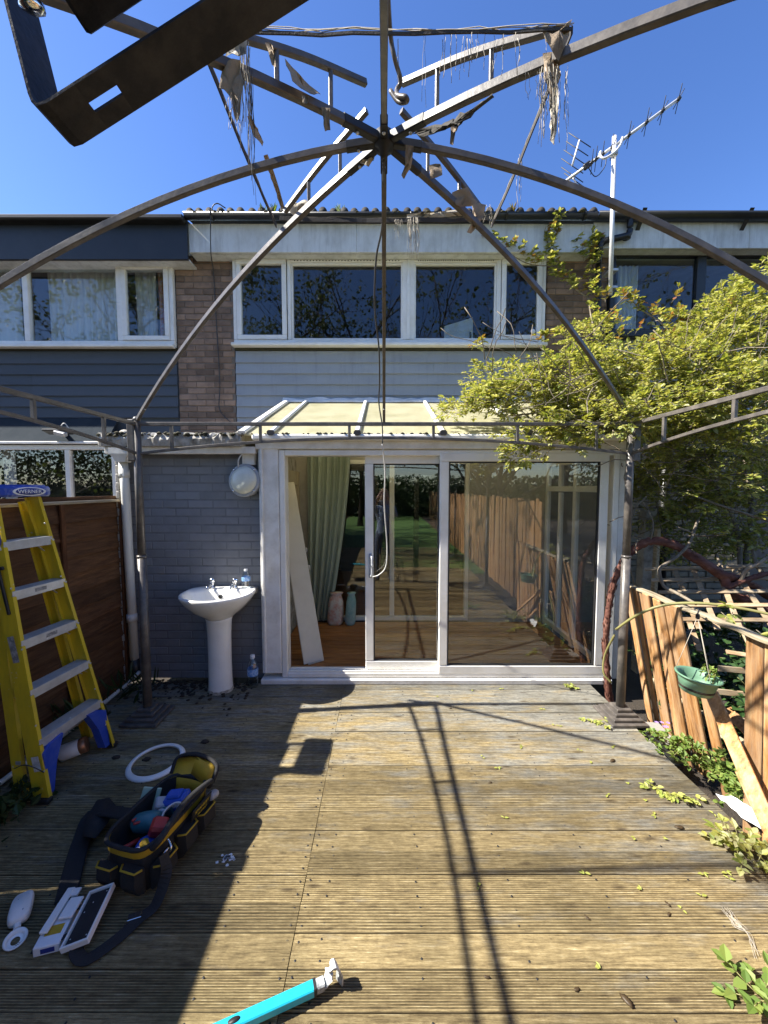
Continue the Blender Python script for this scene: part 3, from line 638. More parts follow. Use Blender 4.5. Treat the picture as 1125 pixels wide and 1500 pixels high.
f = MB(); f.box((X_(102, 4.72, 690), 4.721, (gz0 + gz1) / 2), (.06, .066, gz1 - gz0 - .122), ch=.006); f.build('mullion', 'white_pvc', win)
pane(win, LX + .05, X_(102, 4.72, 690) - .025, gz0 + .05, gz1 - .05, 4.725, 'pane_glass'); pane(win, X_(102, 4.72, 690) + .025, gx1 - .05, gz0 + .05, gz1 - .05, 4.725, 'pane_glass')
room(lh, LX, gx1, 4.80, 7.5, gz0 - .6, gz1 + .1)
m = MB(); m.box(((LX + gx1) / 2, 4.76, .35), (gx1 - LX, .08, 1.09)); m.build('lower_wall', 'brick_painted', lh)
curtain(lh, X_(-10, 4.95), X_(8, 4.95), gz0, gz1 - .05, 4.95, 'curtain_white', 'net_curtain', 2, .02)
f = MB(); f.tube([(X_(155, 5.2), 5.2, gz0), (X_(155, 5.2), 5.2, Z_(690, 5.2))], .012, 8); f.lathe([(.002, .12), (.05, .06), (.02, 0)], 12, (X_(155, 5.2), 5.2, Z_(697, 5.2))); f.build('indoor_lamp', 'lamp_grey', lh)
# flood light on the canopy of that house
fl = world_thing('flood_light', 'small black flood light on the navy board of the neighbouring house', 'light', tuple(at(85, 633, Y=4.62)))
p = at(85, 632, Y=4.58); f = MB(); f.box(p, (.30, .12, .03), (R(-18), 0, 0), .008); f.build('housing', 'gutter_black', fl)
f = MB(); f.box(p + V((.07, -.05, -.03)), (.13, .06, .05), (R(20), R(14), 0), .008); f.build('lamp_head', 'aluminium', fl)
f = MB(); f.tube(spline([p + V((.08, 0, .01)), p + V((.06, -.02, .06)), p + V((.10, -.02, .09)), p + V((.14, -.01, .03))], 5), .006, 6); f.build('cable', 'wire_white', fl)
f = MB(); f.box(p + V((.0, .08, -.01)), (.05, .12, .03), (R(-25), 0, 0), .004); f.build('bracket', 'gutter_black', fl)

# ------------------------------------------------------------------ right neighbour
rh = world_thing('terraced_house', 'terraced house behind the climbing vine with dark grey window frames', 'house', (4.5, FY, 0))
QX = 7.2; rx0 = RX1 + .01
fascia(rh, RE1 + .004, QX, 4.73, Z_(364, 4.72), Z_(326, 4.72), 'fascia_white', (4.3,))
gutter(rh, RE1 + .004, QX, 4.645, Z_(313, 4.64), .058)
for px in (932, 1085):
    f = MB(); q = X_(px, 4.64); f.prism([(q, 4.585, Z_(309, 4.64)), (q + .05, 4.585, Z_(309, 4.64)), (q + .05, 4.71, Z_(335, 4.7)), (q, 4.71, Z_(335, 4.7))], (0, .012, -.02)); f.build('gutter_bracket', 'gutter_black', rh)
rf = MB(); rf.prism([(RE1 + .004, 4.66, gz + .008), (QX, 4.66, gz + .008), (QX, 9.5, gz + 1.2), (RE1 + .004, 9.5, gz + 1.2)], (0, 0, -.03)); rf.build('roof', 'roof_tile', rh)
rz0, rz1 = Z_(492, FY), Z_(370, FY)
wf = MB(); frame_ring(wf, rx0, QX, rz0, rz1, WY, .065, .07); win = wf.build('window', 'dark_frame', rh)
bx = X_(1022, FY); f = MB(); f.box((bx, WY + .001, (rz0 + rz1) / 2), (.11, .066, rz1 - rz0 - .132), ch=.006); f.build('mullion', 'dark_frame', win); f = MB(); f.box((X_(958, FY), WY - .03, rz1 - .03), (.3, .02, .02), ch=.004); f.build('vent_cover', 'dark_frame', win)
pane(win, rx0 + .06, bx - .05, rz0 + .06, rz1 - .06, WY + .01, 'upstairs_glass'); pane(win, bx + .05, QX - .06, rz0 + .06, rz1 - .06, WY + .01, 'upstairs_glass')
f = MB(); f.box(((rx0 + QX) / 2, WY - .03, rz0 - .022), (QX - rx0, .12, .038), ch=.006); f.build('window_sill', 'dark_frame', rh)
room(rh, rx0, QX, FY + .09, FY + 3, rz0 - .4, rz1 + .1, 'plaster')
curtain(rh, X_(905, 5.05), X_(935, 5.05), rz0 - .1, rz1 - .06, 5.08, 'curtain_white', 'curtain', 5, .02)
m = MB(); m.box(((rx0 + QX) / 2, FY + .095, (GZ + rz0) / 2), (QX - rx0 + .6, .05, rz0 - GZ - .05)); m.box((rx0 - .45, FY + .065, 1.2), (.3, .05, 2.4)); m.build('wall', 'mortar', rh)
bricks(rh, 2.16, 4.75, .3, 2.36, FY + .03, 'brick_cream', ch=.006)
boards(rh, rx0, QX, [rz0 - .05 - .15 * k for k in range(7)], FY + .03, 'clad_grey')
def pipe(root, pts, r, name, mat):
    f = MB(); f.tube(pts, r, 12); return f.build(name, mat, root)
dp = world_thing('black_downpipe', 'black downpipe cranked from gutter beside aerial pole and vine covered brick', 'downpipe', (2.45, 4.7, 0))
pipe(dp, spline([(X_(918, 4.66), 4.66, Z_(318, 4.66)), (X_(918, 4.66), 4.66, Z_(340, 4.66)), (X_(915, 4.66, 350), 4.66, Z_(346, 4.66)), (X_(886, 4.66, 350), 4.66, Z_(353, 4.66)), (X_(879, 4.67, 350), 4.67, Z_(361, 4.67)), (X_(877, 4.69, 380), 4.69, Z_(380, 4.69)), (X_(876, 4.8), 4.82, Z_(398, 4.8)), (X_(876, 4.84), 4.83, Z_(480, 4.83)), (X_(876, 4.83), 4.83, 2.6)], 5), .034, 'pipe', 'gutter_black')
for q in (345, 352, 364):
    f = MB(); f.tube([(X_(918 if q == 345 else (884 if q == 352 else 878), 4.67, 350), 4.67, Z_(q, 4.67)), (X_(918 if q == 345 else (881 if q == 352 else 878), 4.67, 350), 4.67, Z_(q + 5, 4.67))], .042, 12); f.build('collar', 'gutter_black', dp)
dp2 = world_thing('black_downpipe', 'black downpipe low on the cream brick wall behind the twisted vine', 'downpipe', (2.9, 4.6, 0))
pipe(dp2, [(X_(974, 4.5, 700), 4.5, 2.3), (X_(972, 4.5, 780), 4.5, .2)], .05, 'pipe', 'gutter_black')
for z in (1.9, 1.0):
    f = MB(); f.tube([(X_(973, 4.5, 780), 4.5, z), (X_(973, 4.5, 780), 4.5, z + .08)], .062, 12); f.build('collar', 'gutter_black', dp2)

# ------------------------------------------------------------------ aerial
ae = world_thing('tv_aerial', 'white television aerial on a pole fixed beside the dark downpipe', 'aerial', (2.67, 4.6, 4.0))
mt, mb_ = at(900, 200, Y=4.56), at(894, 432, Y=4.6)
f = MB(); f.tube([mb_, mt], .024, 12); f.build('pole', 'antenna_white', ae)
b0, b1_ = at(825, 268, Y=4.75), at(997, 143, Y=4.35)
f = MB(); f.tube([b0, b1_], .018, 4); f.build('boom', 'antenna_white', ae)
bd = (b1_ - b0).normalized(); elem = bd.cross(V((.55, -.2, 1))).normalized(); vert = elem.cross(bd).normalized(); elem = (V((.35, .9, -.62)).normalized())
for t in (.985, .86, .73, .585, .44, .36, .30, .265):
    p = b0.lerp(b1_, t)
    f = MB(); f.tube([p - elem * .12, p + elem * .12], .004, 5); f.tube([p - V((.1, -.8, .5)).normalized() * .08, p + V((.1, -.8, .5)).normalized() * .08], .004, 5) if t > .4 else None
    f.box(p, (.035, .035, .045), (.3, .5, .2), .006); f.build('director', 'rubber_black', ae)
p = b0.lerp(b1_, .22); f = MB(); f.box(p, (.09, .05, .06), (0, R(-35), 0), .01); f.tube(spline([p, p + V((.10, 0, -.12)), p + V((.2, 0, -.02)), p + V((.22, 0, .08))], 5), .005, 5); f.build('dipole', 'rubber_black', ae)
for (pa, pb) in ((at(849, 205, Y=4.7), at(838, 243, Y=4.72)), (at(838, 256, Y=4.74), at(850, 282, Y=4.72))):
    f = MB(); f.tube([pa, pb], .011, 4); f.build('reflector_arm', 'antenna_white', ae)
    for k in range(4):
        p = pa.lerp(pb, k / 3); f = MB(); d = V((.62, -.3, -.72)).normalized(); f.tube([p - d * .17, p + d * .17], .005, 5); f.build('reflector_rod', 'rubber_black', ae)
f = MB(); f.tube(spline([at(912, 201, Y=4.5), at(909, 212, Y=4.5), at(899, 224, Y=4.5), at(885, 232, Y=4.52), at(879, 227, Y=4.54), at(880, 222, Y=4.55)], 5), .013, 8); f.build('cranked_arm', 'antenna_white', ae)
f = MB(); f.box(at(900, 226, Y=4.54), (.06, .06, .05), ch=.008); f.box(at(893, 425, Y=4.66), (.10, .16, .03), ch=.004); f.box(at(894, 400, Y=4.66), (.10, .16, .03), ch=.004); f.build('clamp', 'aluminium', ae)
# ------------------------------------------------------------------ lean-to extension
DY = 3.42                                       # plane of the patio door
lt = world_thing('lean_to', 'grey brick and glass lean-to with pitched yellowish plastic roof', 'extension', (0, 3.6, 0))
GX0, GX1 = -2.32, -1.085                        # grey brick front
GY = 3.45
m = MB(); m.box(((GX0 + GX1) / 2, GY + .0545, 1.03), (GX1 - GX0, .105, 2.06)); m.build('brick_backing', 'mortar_painted', lt)
bricks(lt, GX0 + .002, GX1 - .002, .0, 2.03, GY, 'brick_painted', jitter=.0012, ch=.004)
m = MB(); m.box((GX0 - .012 + .03, (GY + 4.8) / 2 + .03, 1.03), (.055, 4.8 - GY - .0, 2.06)); m.build('side_wall', 'mortar_white', lt)
for k in range(27):
    m = MB(); m.box((GX0 - .012, GY - .01 + rnd(-.004, .004), .04 + k * .075), (.032, .15, .070), (0, rnd(-.03, .03), 0), .006); m.build('corner_brick', 'mortar_white', lt)
# flat felt roof on the left with its crumbling edge
FZ = Z_(640, 3.35)
fm = MB(); nx, ny = 26, 10; vs_ = []
for j in range(ny + 1):
    for k in range(nx + 1):
        vs_.append((-2.42 + 1.2 * k / nx, 3.30 + 1.58 * j / ny, FZ + .012 + rnd(-.006, .006) + .05 * j / ny + (.02 * math.sin(k * .9) ** 2 if j < 3 else 0)))
nv = len(vs_)
fm.add(vs_, [(j * (nx + 1) + k, j * (nx + 1) + k + 1, (j + 1) * (nx + 1) + k + 1, (j + 1) * (nx + 1) + k) for j in range(ny) for k in range(nx)], True)
fm.build('felt_roof', 'felt', lt)
m = MB(); m.box((-1.82, 4.12, FZ - .05), (1.18, 1.5, .08)); m.build('roof_deck', 'joist', lt)
m = MB()
n = 40; rows = []
for k in range(n + 1):
    x = -2.425 + 1.21 * k / n; a, b_ = rnd(-.012, .012), rnd(-.01, .012)
    rows.append([V((x, 3.285 + a * .5, FZ - .085)), V((x, 3.272 + a, FZ - .03 + b_)), V((x, 3.29 + b_, FZ + .022 + a)), V((x, 3.40, FZ + .03 + b_)), V((x, 3.40, FZ - .085))])
m.loft(rows, smooth=False); m.build('roof_edge', 'mortar_white', lt)
ms = MB()
for k in range(150):
    x = rnd(-2.43, -1.2); s = rnd(.008, .026); ms.lathe([(s, 0), (s * 1.2, s * .3), (s * .6, s * .8), (s * .1, s)], 6, (x, rnd(3.27, 3.36), FZ + .008 + rnd(-.02, .01)))
tag(ms.build('edge_moss', 'moss', lt), kind='stuff')
# front fascia above brick and door
m = MB(); m.box((-1.76, 3.36, FZ - .115), (1.30, .05, .062), (0, 0, 0), .006); m.build('fascia_board', 'white_paint', lt)
DX0, DX1 = at(385, 820, Y=DY).x, at(896, 820, Y=DY).x
HZ = Z_(660, DY)                                # top of the door frame
m = MB(); m.box(((DX0 + DX1) / 2 + .03, 3.37, HZ + .042), (DX1 - DX0 + .1, .07, .072), ch=.006); m.build('fascia_board', 'white_paint', lt)
m = MB(); m.box(((DX0 + DX1) / 2 + .03, 3.315, HZ + .10), (DX1 - DX0 + .12, .09, .05), ch=.012); m.build('gutter_rail', 'white_pvc', lt)
# pitched roof
rz_f, rz_b = HZ + .118, Z_(589, 4.86)
ry_f, ry_b = 3.27, 4.86
rx0_, rx1_ = -1.205, 2.10
def slope(y): return rz_f + (rz_b - rz_f) * (y - ry_f) / (ry_b - ry_f)
bars = [-1.2, -.955, -.225, .5, 1.22, 2.08]
for a, b_ in zip(bars, bars[1:]):
    m = MB(); m.prism([(a + .01, ry_f + .03, slope(ry_f + .03)), (b_ - .01, ry_f + .03, slope(ry_f + .03)), (b_ - .01, ry_b - .01, slope(ry_b - .01)), (a + .01, ry_b - .01, slope(ry_b - .01))], (0, 0, -.016)); m.build('roof_panel', 'polycarbonate', lt)
for k, a in enumerate(bars):
    w = .06 if k in (0, 5) else .04
    m = MB(); m.rect([(a, ry_f, slope(ry_f) + .018), (a, ry_b, slope(ry_b) + .018)], w, .03, c=.25); m.build('glazing_bar', 'white_paint' if k in (0, 5) else 'white_pvc', lt)
    if 0 < k < 5:
        m = MB(); m.rect([(a, ry_f - .012, slope(ry_f) + .015), (a, ry_f + .012, slope(ry_f) + .02)], .06, .045, c=.3); m.build('bar_end_cap', 'felt', lt)
# the left upstand
m = MB(); m.prism([(-1.25, ry_f, FZ - .03), (-1.25, ry_b, FZ + .04), (-1.25, ry_b, slope(ry_b) + .02), (-1.25, ry_f, slope(ry_f) + .02)], (.022, 0, 0)); m.build('upstand', 'mortar_white', lt)
m = MB(); rows = []
for k in range(41):
    x = rx0_ - .05 + (rx1_ - rx0_ + .05) * k / 40; w = rnd(-.012, .014)
    rows.append([V((x, 4.79 + w, slope(4.79) + .012)), V((x, 4.80 + w, slope(4.8) + .03)), V((x, 4.86, slope(4.86) + .05 + w)), V((x, 4.895, slope(4.86) + .055 + w)), V((x, 4.895, slope(4.86) - .02))])
m.loft(rows, smooth=False); m.build('flashing', 'white_paint', lt)
ms = MB()
for k in range(120):
    x = rnd(-1.2, 2.05); s = rnd(.005, .016); ms.lathe([(s, 0), (s * 1.2, s * .3), (s * .6, s * .8), (s * .1, s)], 6, (x, rnd(3.275, 3.31), slope(3.3) - .004))
tag(ms.build('panel_edge_dirt', 'moss', lt), kind='stuff')
# posts each side of the door, threshold board
m = MB(); m.box(((DX0 + at(413, 820, Y=DY).x) / 2, DY - .02, (HZ + .06) / 2 + .03), (at(413, 820, Y=DY).x - DX0, .10, HZ - .06), ch=.006); m.build('jamb_board', 'white_paint', lt)
m = MB(); m.box((DX0 + .03, DY - .078, (HZ + .06) / 2 + .03), (.02, .016, HZ - .08), ch=.004); m.build('jamb_bead', 'white_paint', lt)
m = MB(); m.box((DX1 + .06, DY - .0, (HZ + .06) / 2), (.10, .10, HZ - .0), ch=.006); m.build('jamb_board', 'white_paint', lt)
m = MB(); m.box(((DX0 + DX1) / 2 - .01, 3.40, .024), (DX1 - DX0 + .0, .15, .046), (R(2), 0, 0), .006); m.build('threshold', 'white_paint', lt)
# inside: floor planks, rear door, side walls
for k in range(11):
    m = MB(); m.box((.45, 3.53 + k * .118, .045), (3.06, .112, .03), ch=.003); m.build('floor_board', 'inner_floor', lt)
m = MB(); m.box((.45, 4.15, .012), (3.1, 1.36, .02)); m.build('floor_base', 'joist', lt)
# right wall: white frames with glass, seen from inside
fr = MB(); XR = 2.05
for y in (3.62, 4.10, 4.80): fr.box((XR, y, 1.05), (.05, .06, 2.06), ch=.005)
for z in (.09, 1.74, 2.04): fr.box((XR, 4.2, z), (.046, 1.20, .06), ch=.005)
fr.box((XR, 4.46, 1.89), (.046, .045, .24), ch=.004); fr.box((XR, 4.45, .9), (.046, .045, 1.6), ch=.004)
sw = fr.build('side_window', 'white_pvc', lt)
for (ya, yb) in ((3.65, 4.07), (4.13, 4.77)):
    for (za, zb) in ((.12, 1.71), (1.77, 2.01)):
        m = MB(); m.box((XR, (ya + yb) / 2, (za + zb) / 2), (.006, yb - ya, zb - za)); m.build('pane', 'pane_glass', sw)
# left inner wall with its painted frame
m = MB(); m.box((-1.12, 4.17, 1.05), (.05, 1.35, 2.1)); m.build('inner_side_wall', 'mortar_white', lt)
m = MB(); m.box((-1.07, 4.3, 1.87), (.04, 1.0, .16), ch=.004); m.box((-1.07, 4.72, 1.0), (.05, .10, 1.9), ch=.004); m.box((-1.075, 4.1, 1.7), (.03, .9, .06), ch=.004); m.build('inner_frame', 'door_cream', lt)
# house wall inside the lean-to with a glazed rear door
m = MB(); m.box((-.98, 4.86, 1.05), (.24, .06, 2.1)); m.box((1.55, 4.86, 1.05), (.95, .06, 2.1)); m.box((.1, 4.86, 2.19), (3.9, .06, .18)); m.build('rear_wall', 'plaster', lt)
rd = MB(); frame_ring(rd, -.86, 1.07, .06, 2.1, 4.85, .05, .07, .005); rdo = rd.build('rear_door', 'white_pvc', lt)
m = MB(); m.box((.1, 4.848, 1.08), (.06, .06, 1.93), ch=.005); m.build('mullion', 'white_pvc', rdo)
pane(rdo, -.82, .075, .1, 2.06, 4.86, 'pane_glass'); pane(rdo, .125, 1.03, .1, 2.06, 4.86, 'pane_glass')
room(lt, -1.4, 1.6, 4.93, 8.0, .04, 2.25)
m = MB(); m.box((.1, 6.4, .036), (3.0, 2.9, .01)); m.build('room_floor', 'inner_floor', lt)

# curtain hanging behind the rear glass, gathered to one side
cu = curtain(None, at(450, 675, Y=4.74).x, at(514, 675, Y=4.74).x, .09, 2.16, 4.74, 'curtain_green', 'green_curtain', 6, .035, at(450, 890, Y=4.74).x, at(482, 890, Y=4.74).x)
tag(cu, 'pale green curtain gathered to one side before the rear glass', 'curtain')
for px, w, h, mat, lab, nm in ((491, .20, .40, 'bag_print', 'white and orange plastic sack standing beside the green curtain', 'plastic_sack'), (513, .13, .40, 'bag_teal', 'narrow teal plastic sack standing next to the orange one', 'plastic_sack')):
    b = at(px, 900, Y=4.7); n = 16; rings = []
    for t, s in ((0, .8), (.08, 1), (.45, .95), (.72, .92), (.86, .75), (.92, .6), (1, .82)):
        rings.append([V((b.x + w / 2 * s * math.copysign(abs(math.cos(a)) ** .7, math.cos(a)) * rnd(.93, 1.07) + .02 * t, 4.68 + .07 * s * math.sin(a) * rnd(.9, 1.1), .062 + h * t)) for a in [2 * math.pi * k / n for k in range(n)]])
    m = MB(); m.loft(rings); tag(m.build(nm, mat), lab, 'sack')

# ------------------------------------------------------------------ sliding door
sd = world_thing('sliding_patio_door', 'white framed sliding glass patio door standing half open', 'door', ((DX0 + DX1) / 2, DY, 0))
FX0, FX1 = at(413, 820, Y=DY).x + .003, at(896, 820, Y=DY).x + .004
z0_, z1_ = .05, HZ
fr = MB(); w = .05
fr.box((FX0 + w / 2, DY, (z0_ + z1_) / 2), (w, .13, z1_ - z0_), ch=.006); fr.box((FX1 - w / 2, DY, (z0_ + z1_) / 2), (w, .13, z1_ - z0_), ch=.006)
fr.box(((FX0 + FX1) / 2, DY, z1_ - w / 2), (FX1 - FX0 - 2 * w - .001, .128, w), ch=.006); fr.box(((FX0 + FX1) / 2, DY - .003, z0_ + .022), (FX1 - FX0 - 2 * w - .001, .128, .044), ch=.006)
fr.box(((FX0 + FX1) / 2, DY - .055, z0_ + .052), (FX1 - FX0 - 2 * w - .002, .012, .016), ch=.002); fr.box(((FX0 + FX1) / 2, DY - .0, z0_ + .052), (FX1 - FX0 - 2 * w - .002, .012, .016), ch=.002)
fr.build('frame', 'white_pvc', sd)
def leaf_sash(px0, px1, zb, zt, y, w, name):
    a, b_ = at(px0, 820, Y=y).x, at(px1, 820, Y=y).x
    f = MB(); frame_ring(f, a, b_, zb, zt, y, w, .05, .007); s = f.build(name, 'white_pvc', sd)
    g = MB(); frame_ring(g, a + w - .001, b_ - w + .001, zb + w - .001, zt - w + .001, y - .006, .012, .03, .003); g.build('gasket', 'rubber_black', s)
    pane(s, a + w + .004, b_ - w - .004, zb + w + .004, zt - w - .004, y - .004, 'pane_glass'); return s, a, b_
s1, a1, b1x = leaf_sash(535, 655, .105, Z_(667, DY) - .0, DY + .012, .075, 'sliding_sash')
s2, a2, b2x = leaf_sash(643, 886, .085, Z_(664, DY) - .0, DY - .046, .078, 'fixed_sash')
hz = Z_(828, DY); hx = at(543.5, 828, Y=DY).x
h = MB(); h.box((hx - .004, DY - .02, hz), (.028, .016, .22), ch=.004)
h.tube(spline([(hx - .004, DY - .024, hz + .085), (hx + .01, DY - .075, hz + .08), (hx + .012, DY - .085, hz), (hx + .01, DY - .075, hz - .08), (hx - .004, DY - .024, hz - .085)], 5), .009, 8); h.build('handle', 'lamp_grey', s1)
# panel leaning inside the open door
lp = world_thing('leaning_panel', 'cream grooved board leaning inside the open door', 'panel', (-.75, 3.8, .06))
A, B = at(420, 707, Y=4.05), at(463, 962, Y=3.62)
B.z = .062; dirv = (B - A); wv = V((.17, .10, .05)); wv = (wv - dirv.normalized() * wv.dot(dirv.normalized())).normalized(); nv_ = dirv.normalized().cross(wv)
for k in range(5):
    m = MB(); q = wv * (-.10 + .04 * k)
    M3 = Matrix((wv, nv_, dirv.normalized())).transposed()
    m.box((A + B) / 2 + q, (.038, .012, dirv.length + (-.03 if k == 0 else 0)), M3, .003); m.build('panel_strip', 'panel_cream', lp)
m = MB(); m.box((A + B) / 2 + nv_ * .009 - wv * .02, (.19, .006, dirv.length - .04), M3); m.build('panel_back', 'panel_cream', lp)
m = MB()
for t in (.40, .50): m.lathe([(.001, -.03), (.016, -.02), (.02, 0), (.012, .025), (.002, .03)], 10, A.lerp(B, t) + wv * .085 - nv_ * .01)
m.build('dried_filler', 'plaster', lp)

# ------------------------------------------------------------------ wall lamp, downpipe, basin, bottles
wl = world_thing('bulkhead_lamp', 'round opal bulkhead lamp on the grey painted brick', 'lamp', tuple(at(358, 705, Y=GY)))
c = at(359, 704, Y=GY - .07); RX = Euler((R(90), 0, 0)).to_matrix(); RXl = RX @ Euler((R(-6), R(-8), 0)).to_matrix()
m = MB(); m.lathe([(.125, -.065), (.135, -.05), (.138, -.01), (.142, 0), (.146, .012), (.14, .022), (.122, .024)], 40, c, RXl); m.build('housing', 'lamp_grey', wl)
m = MB(); m.lathe([(.121, .018), (.119, .03), (.105, .05), (.08, .066), (.045, .075), (.005, .078)], 40, c, RXl); m.build('diffuser', 'lamp_opal', wl)
for k in range(4):
    a = R(45 + 90 * k); m = MB(); p = c + RXl @ V((.131 * math.cos(a), .131 * math.sin(a), .02)); m.lathe([(.009, 0), (.009, .008), (.004, .011)], 8, p, RXl); m.build('screw', 'chrome', wl)
m = MB(); bxp = at(365, 673, Y=GY - .03); m.box(bxp, (.11, .05, .10), ch=.006); m.build('junction_box', 'white_paint', wl)
m = MB(); m.tube(spline([bxp + V((.03, -.03, .045)), bxp + V((-.02, -.06, .05)), bxp + V((-.065, -.07, .0)), bxp + V((-.075, -.06, -.07))], 6), .006, 7); m.build('cable', 'wire_white', wl)

wp = world_thing('white_downpipe', 'white plastic downpipe between the fence end and gazebo post', 'downpipe', (-2.36, 3.34, 0))
m = MB(); pts = [at(180, 672, Y=3.36), at(184, 720, Y=3.37), at(188, 800, Y=3.37), at(197, 965, Y=3.38)]; m.tube(pts, .036, 14); m.build('pipe', 'pipe_white', wp)
for q in (694, 905):
    p = at(182 if q < 800 else 193.5, q, Y=3.37); m = MB(); m.tube([p - V((0, 0, .035)), p + V((0, 0, .035))], .042, 14); m.build('collar', 'pipe_white', wp)
p = at(180, 660, Y=3.33); m = MB(); m.loft([[p + V((sx * a, sy * b_, z)) for sx, sy in ((-1, -1), (1, -1), (1, 1), (-1, 1))] for a, b_, z in ((.04, .04, -.10), (.055, .05, -.06), (.085, .06, -.03), (.085, .06, .02))], smooth=False); m.build('hopper', 'pipe_white', wp)
m = MB(); m.tube([p + V((.03, .0, .02)), p + V((.03, .01, .12))], .03, 10); m.tube([p + V((.03, .0, .11)), p + V((.0, .02, .16))], .034, 10); m.build('inlet', 'mortar_white', wp)
m = MB(); m.tube([at(197, 965, Y=3.38), at(199, 995, Y=3.38)], .04, 12); m.build('drain_socket', 'gutter_black', wp)
# long white waste pipe low along the fence
ww = MB(); ww.tube(spline([(-2.2, 3.36, .10), (-2.22, 3.2, .06), (-2.24, 2.6, .03), (-2.26, 1.7, .025)], 6), .016, 10)
tag(ww.build('waste_pipe', 'pipe_white'), 'thin white waste pipe low along the brown fence', 'pipe')

bs = thing('pedestal_basin', 'white ceramic pedestal basin standing against the grey brick', 'basin', (at(322, 1005, Y=3.22).x, 3.22, 0))
def dring(a, bf, bb, z, n=44, cy=0, cx=0):
    out = []
    for k in range(n):
        t = 2 * math.pi * k / n; cx_, sy_ = math.cos(t), math.sin(t)
        if sy_ < 0: out.append(V((cx + a * cx_, cy + bf * sy_, z)))
        else: out.append(V((cx + a * math.copysign(abs(cx_) ** .45, cx_), cy + bb * abs(sy_) ** .6, z)))
    return out
bz = .865
m = MB(); m.loft([dring(.095, .10, .08, bz - .235, cy=.03), dring(.13, .13, .10, bz - .20, cy=.03), dring(.20, .19, .16, bz - .14), dring(.265, .245, .195, bz - .075), dring(.292, .27, .205, bz - .035), dring(.30, .28, .21, bz - .012), dring(.297, .277, .208, bz), dring(.285, .264, .20, bz + .003),
    dring(.272, .25, .085, bz - .004), dring(.25, .235, .07, bz - .03), dring(.20, .19, .05, bz - .10), dring(.11, .11, .03, bz - .145, cy=-.03), dring(.03, .03, .02, bz - .15, cy=-.03)]); m.build('bowl', 'ceramic', bs)
m = MB(); m.loft([[V((r * math.cos(2 * math.pi * k / 28) * 1, .02 + r * .9 * math.sin(2 * math.pi * k / 28), z)) for k in range(28)] for r, z in ((.105, .0), (.103, .02), (.098, .1), (.096, .3), (.098, .5), (.106, .62), (.115, .66))]); m.build('pedestal', 'ceramic', bs)
m = MB(); m.loft([[V((r * math.cos(2 * math.pi * k / 28), .02 + r * .9 * math.sin(2 * math.pi * k / 28), z + (rnd(-.006, .012) if z > .01 else 0))) for k in range(28)] for r, z in ((.107, .001), (.1065, .008), (.1045, .026))], capt=False, capb=False); m.build('pedestal_chips', 'ceramic_stain', bs)
for sx in (-.10, .10):
    m = MB(); b = V((sx, .135, bz + .004))
    m.lathe([(.024, 0), (.024, .006), (.014, .012), (.013, .045), (.017, .05)], 14, b); m.tube(spline([b + V((0, 0, .028)), b + V((0, -.05, .034)), b + V((0, -.095, .03)), b + V((0, -.10, .015))], 5), .010, 8)
    tp_ = m.build('tap', 'chrome', bs)
    m = MB(); m.lathe([(.02, .05), (.024, .056), (.024, .078), (.018, .086), (.003, .088)], 10, b); m.build('tap_head', 'chrome', tp_)
m = MB(); m.lathe([(.018, 0), (.018, .004), (.012, .005)], 14, (0, .062, bz - .055), Euler((R(70), 0, 0)).to_matrix()); m.build('overflow', 'rubber_black', bs)
m = MB(); m.lathe([(.026, 0), (.024, .003), (.01, .002)], 16, (0, -.03, bz - .148)); m.build('waste_plug', 'chrome', bs)
m = MB(); m.box((.25, .19, bz - .03), (.06, .06, .06), ch=.01); m.tube([(.12, .1, bz - .2), (.2, .2, bz - .12)], .016, 8); m.build('waste_bracket', 'stone_block', bs)
def bottle(loc, h, r, lab, lv):
    b = thing('water_bottle', lab, 'bottle', loc)
    pr = [(r * .85, 0), (r, .01), (r * .94, h * .12), (r, h * .2), (r * .92, h * .3), (r, h * .36), (r, h * .6), (r * .96, h * .66), (r * .8, h * .76), (r * .45, h * .88), (r * .36, h * .91), (r * .36, h * .95)]
    m = MB(); m.lathe(pr, 20); m.build('body', 'clear_plastic', b)
    m = MB(); m.lathe([(r * 1.01, h * .37), (r * 1.015, h * .375), (r * 1.015, h * .585), (r * 1.01, h * .59)], 20, capb=False, capt=False); m.build('paper_label', 'label_blue', b)
    m = MB(); m.lathe([(r * .42, h * .93), (r * .43, h * .935), (r * .43, h * .995), (r * .40, h)], 14); m.build('cap', 'cap_white', b)
    m = MB(); m.lathe([(r * .36, h * .88), (r * .37, h * .9), (r * .47, h * .905), (r * .47, h * .92), (r * .36, h * .925)], 14, capb=False, capt=False); m.build('neck_ring', 'cap_white', b)
    return b
bottle((bs.location.x + .195, bs.location.y + .145, bz + .006), .165, .036, 'small clear water bottle standing on the basin rim', .3)
bp_ = at(369, 1008, Z=0); bottle((bp_.x, bp_.y + .03, .001), .285, .046, 'large clear water bottle on the deck beside the basin pedestal', .5)
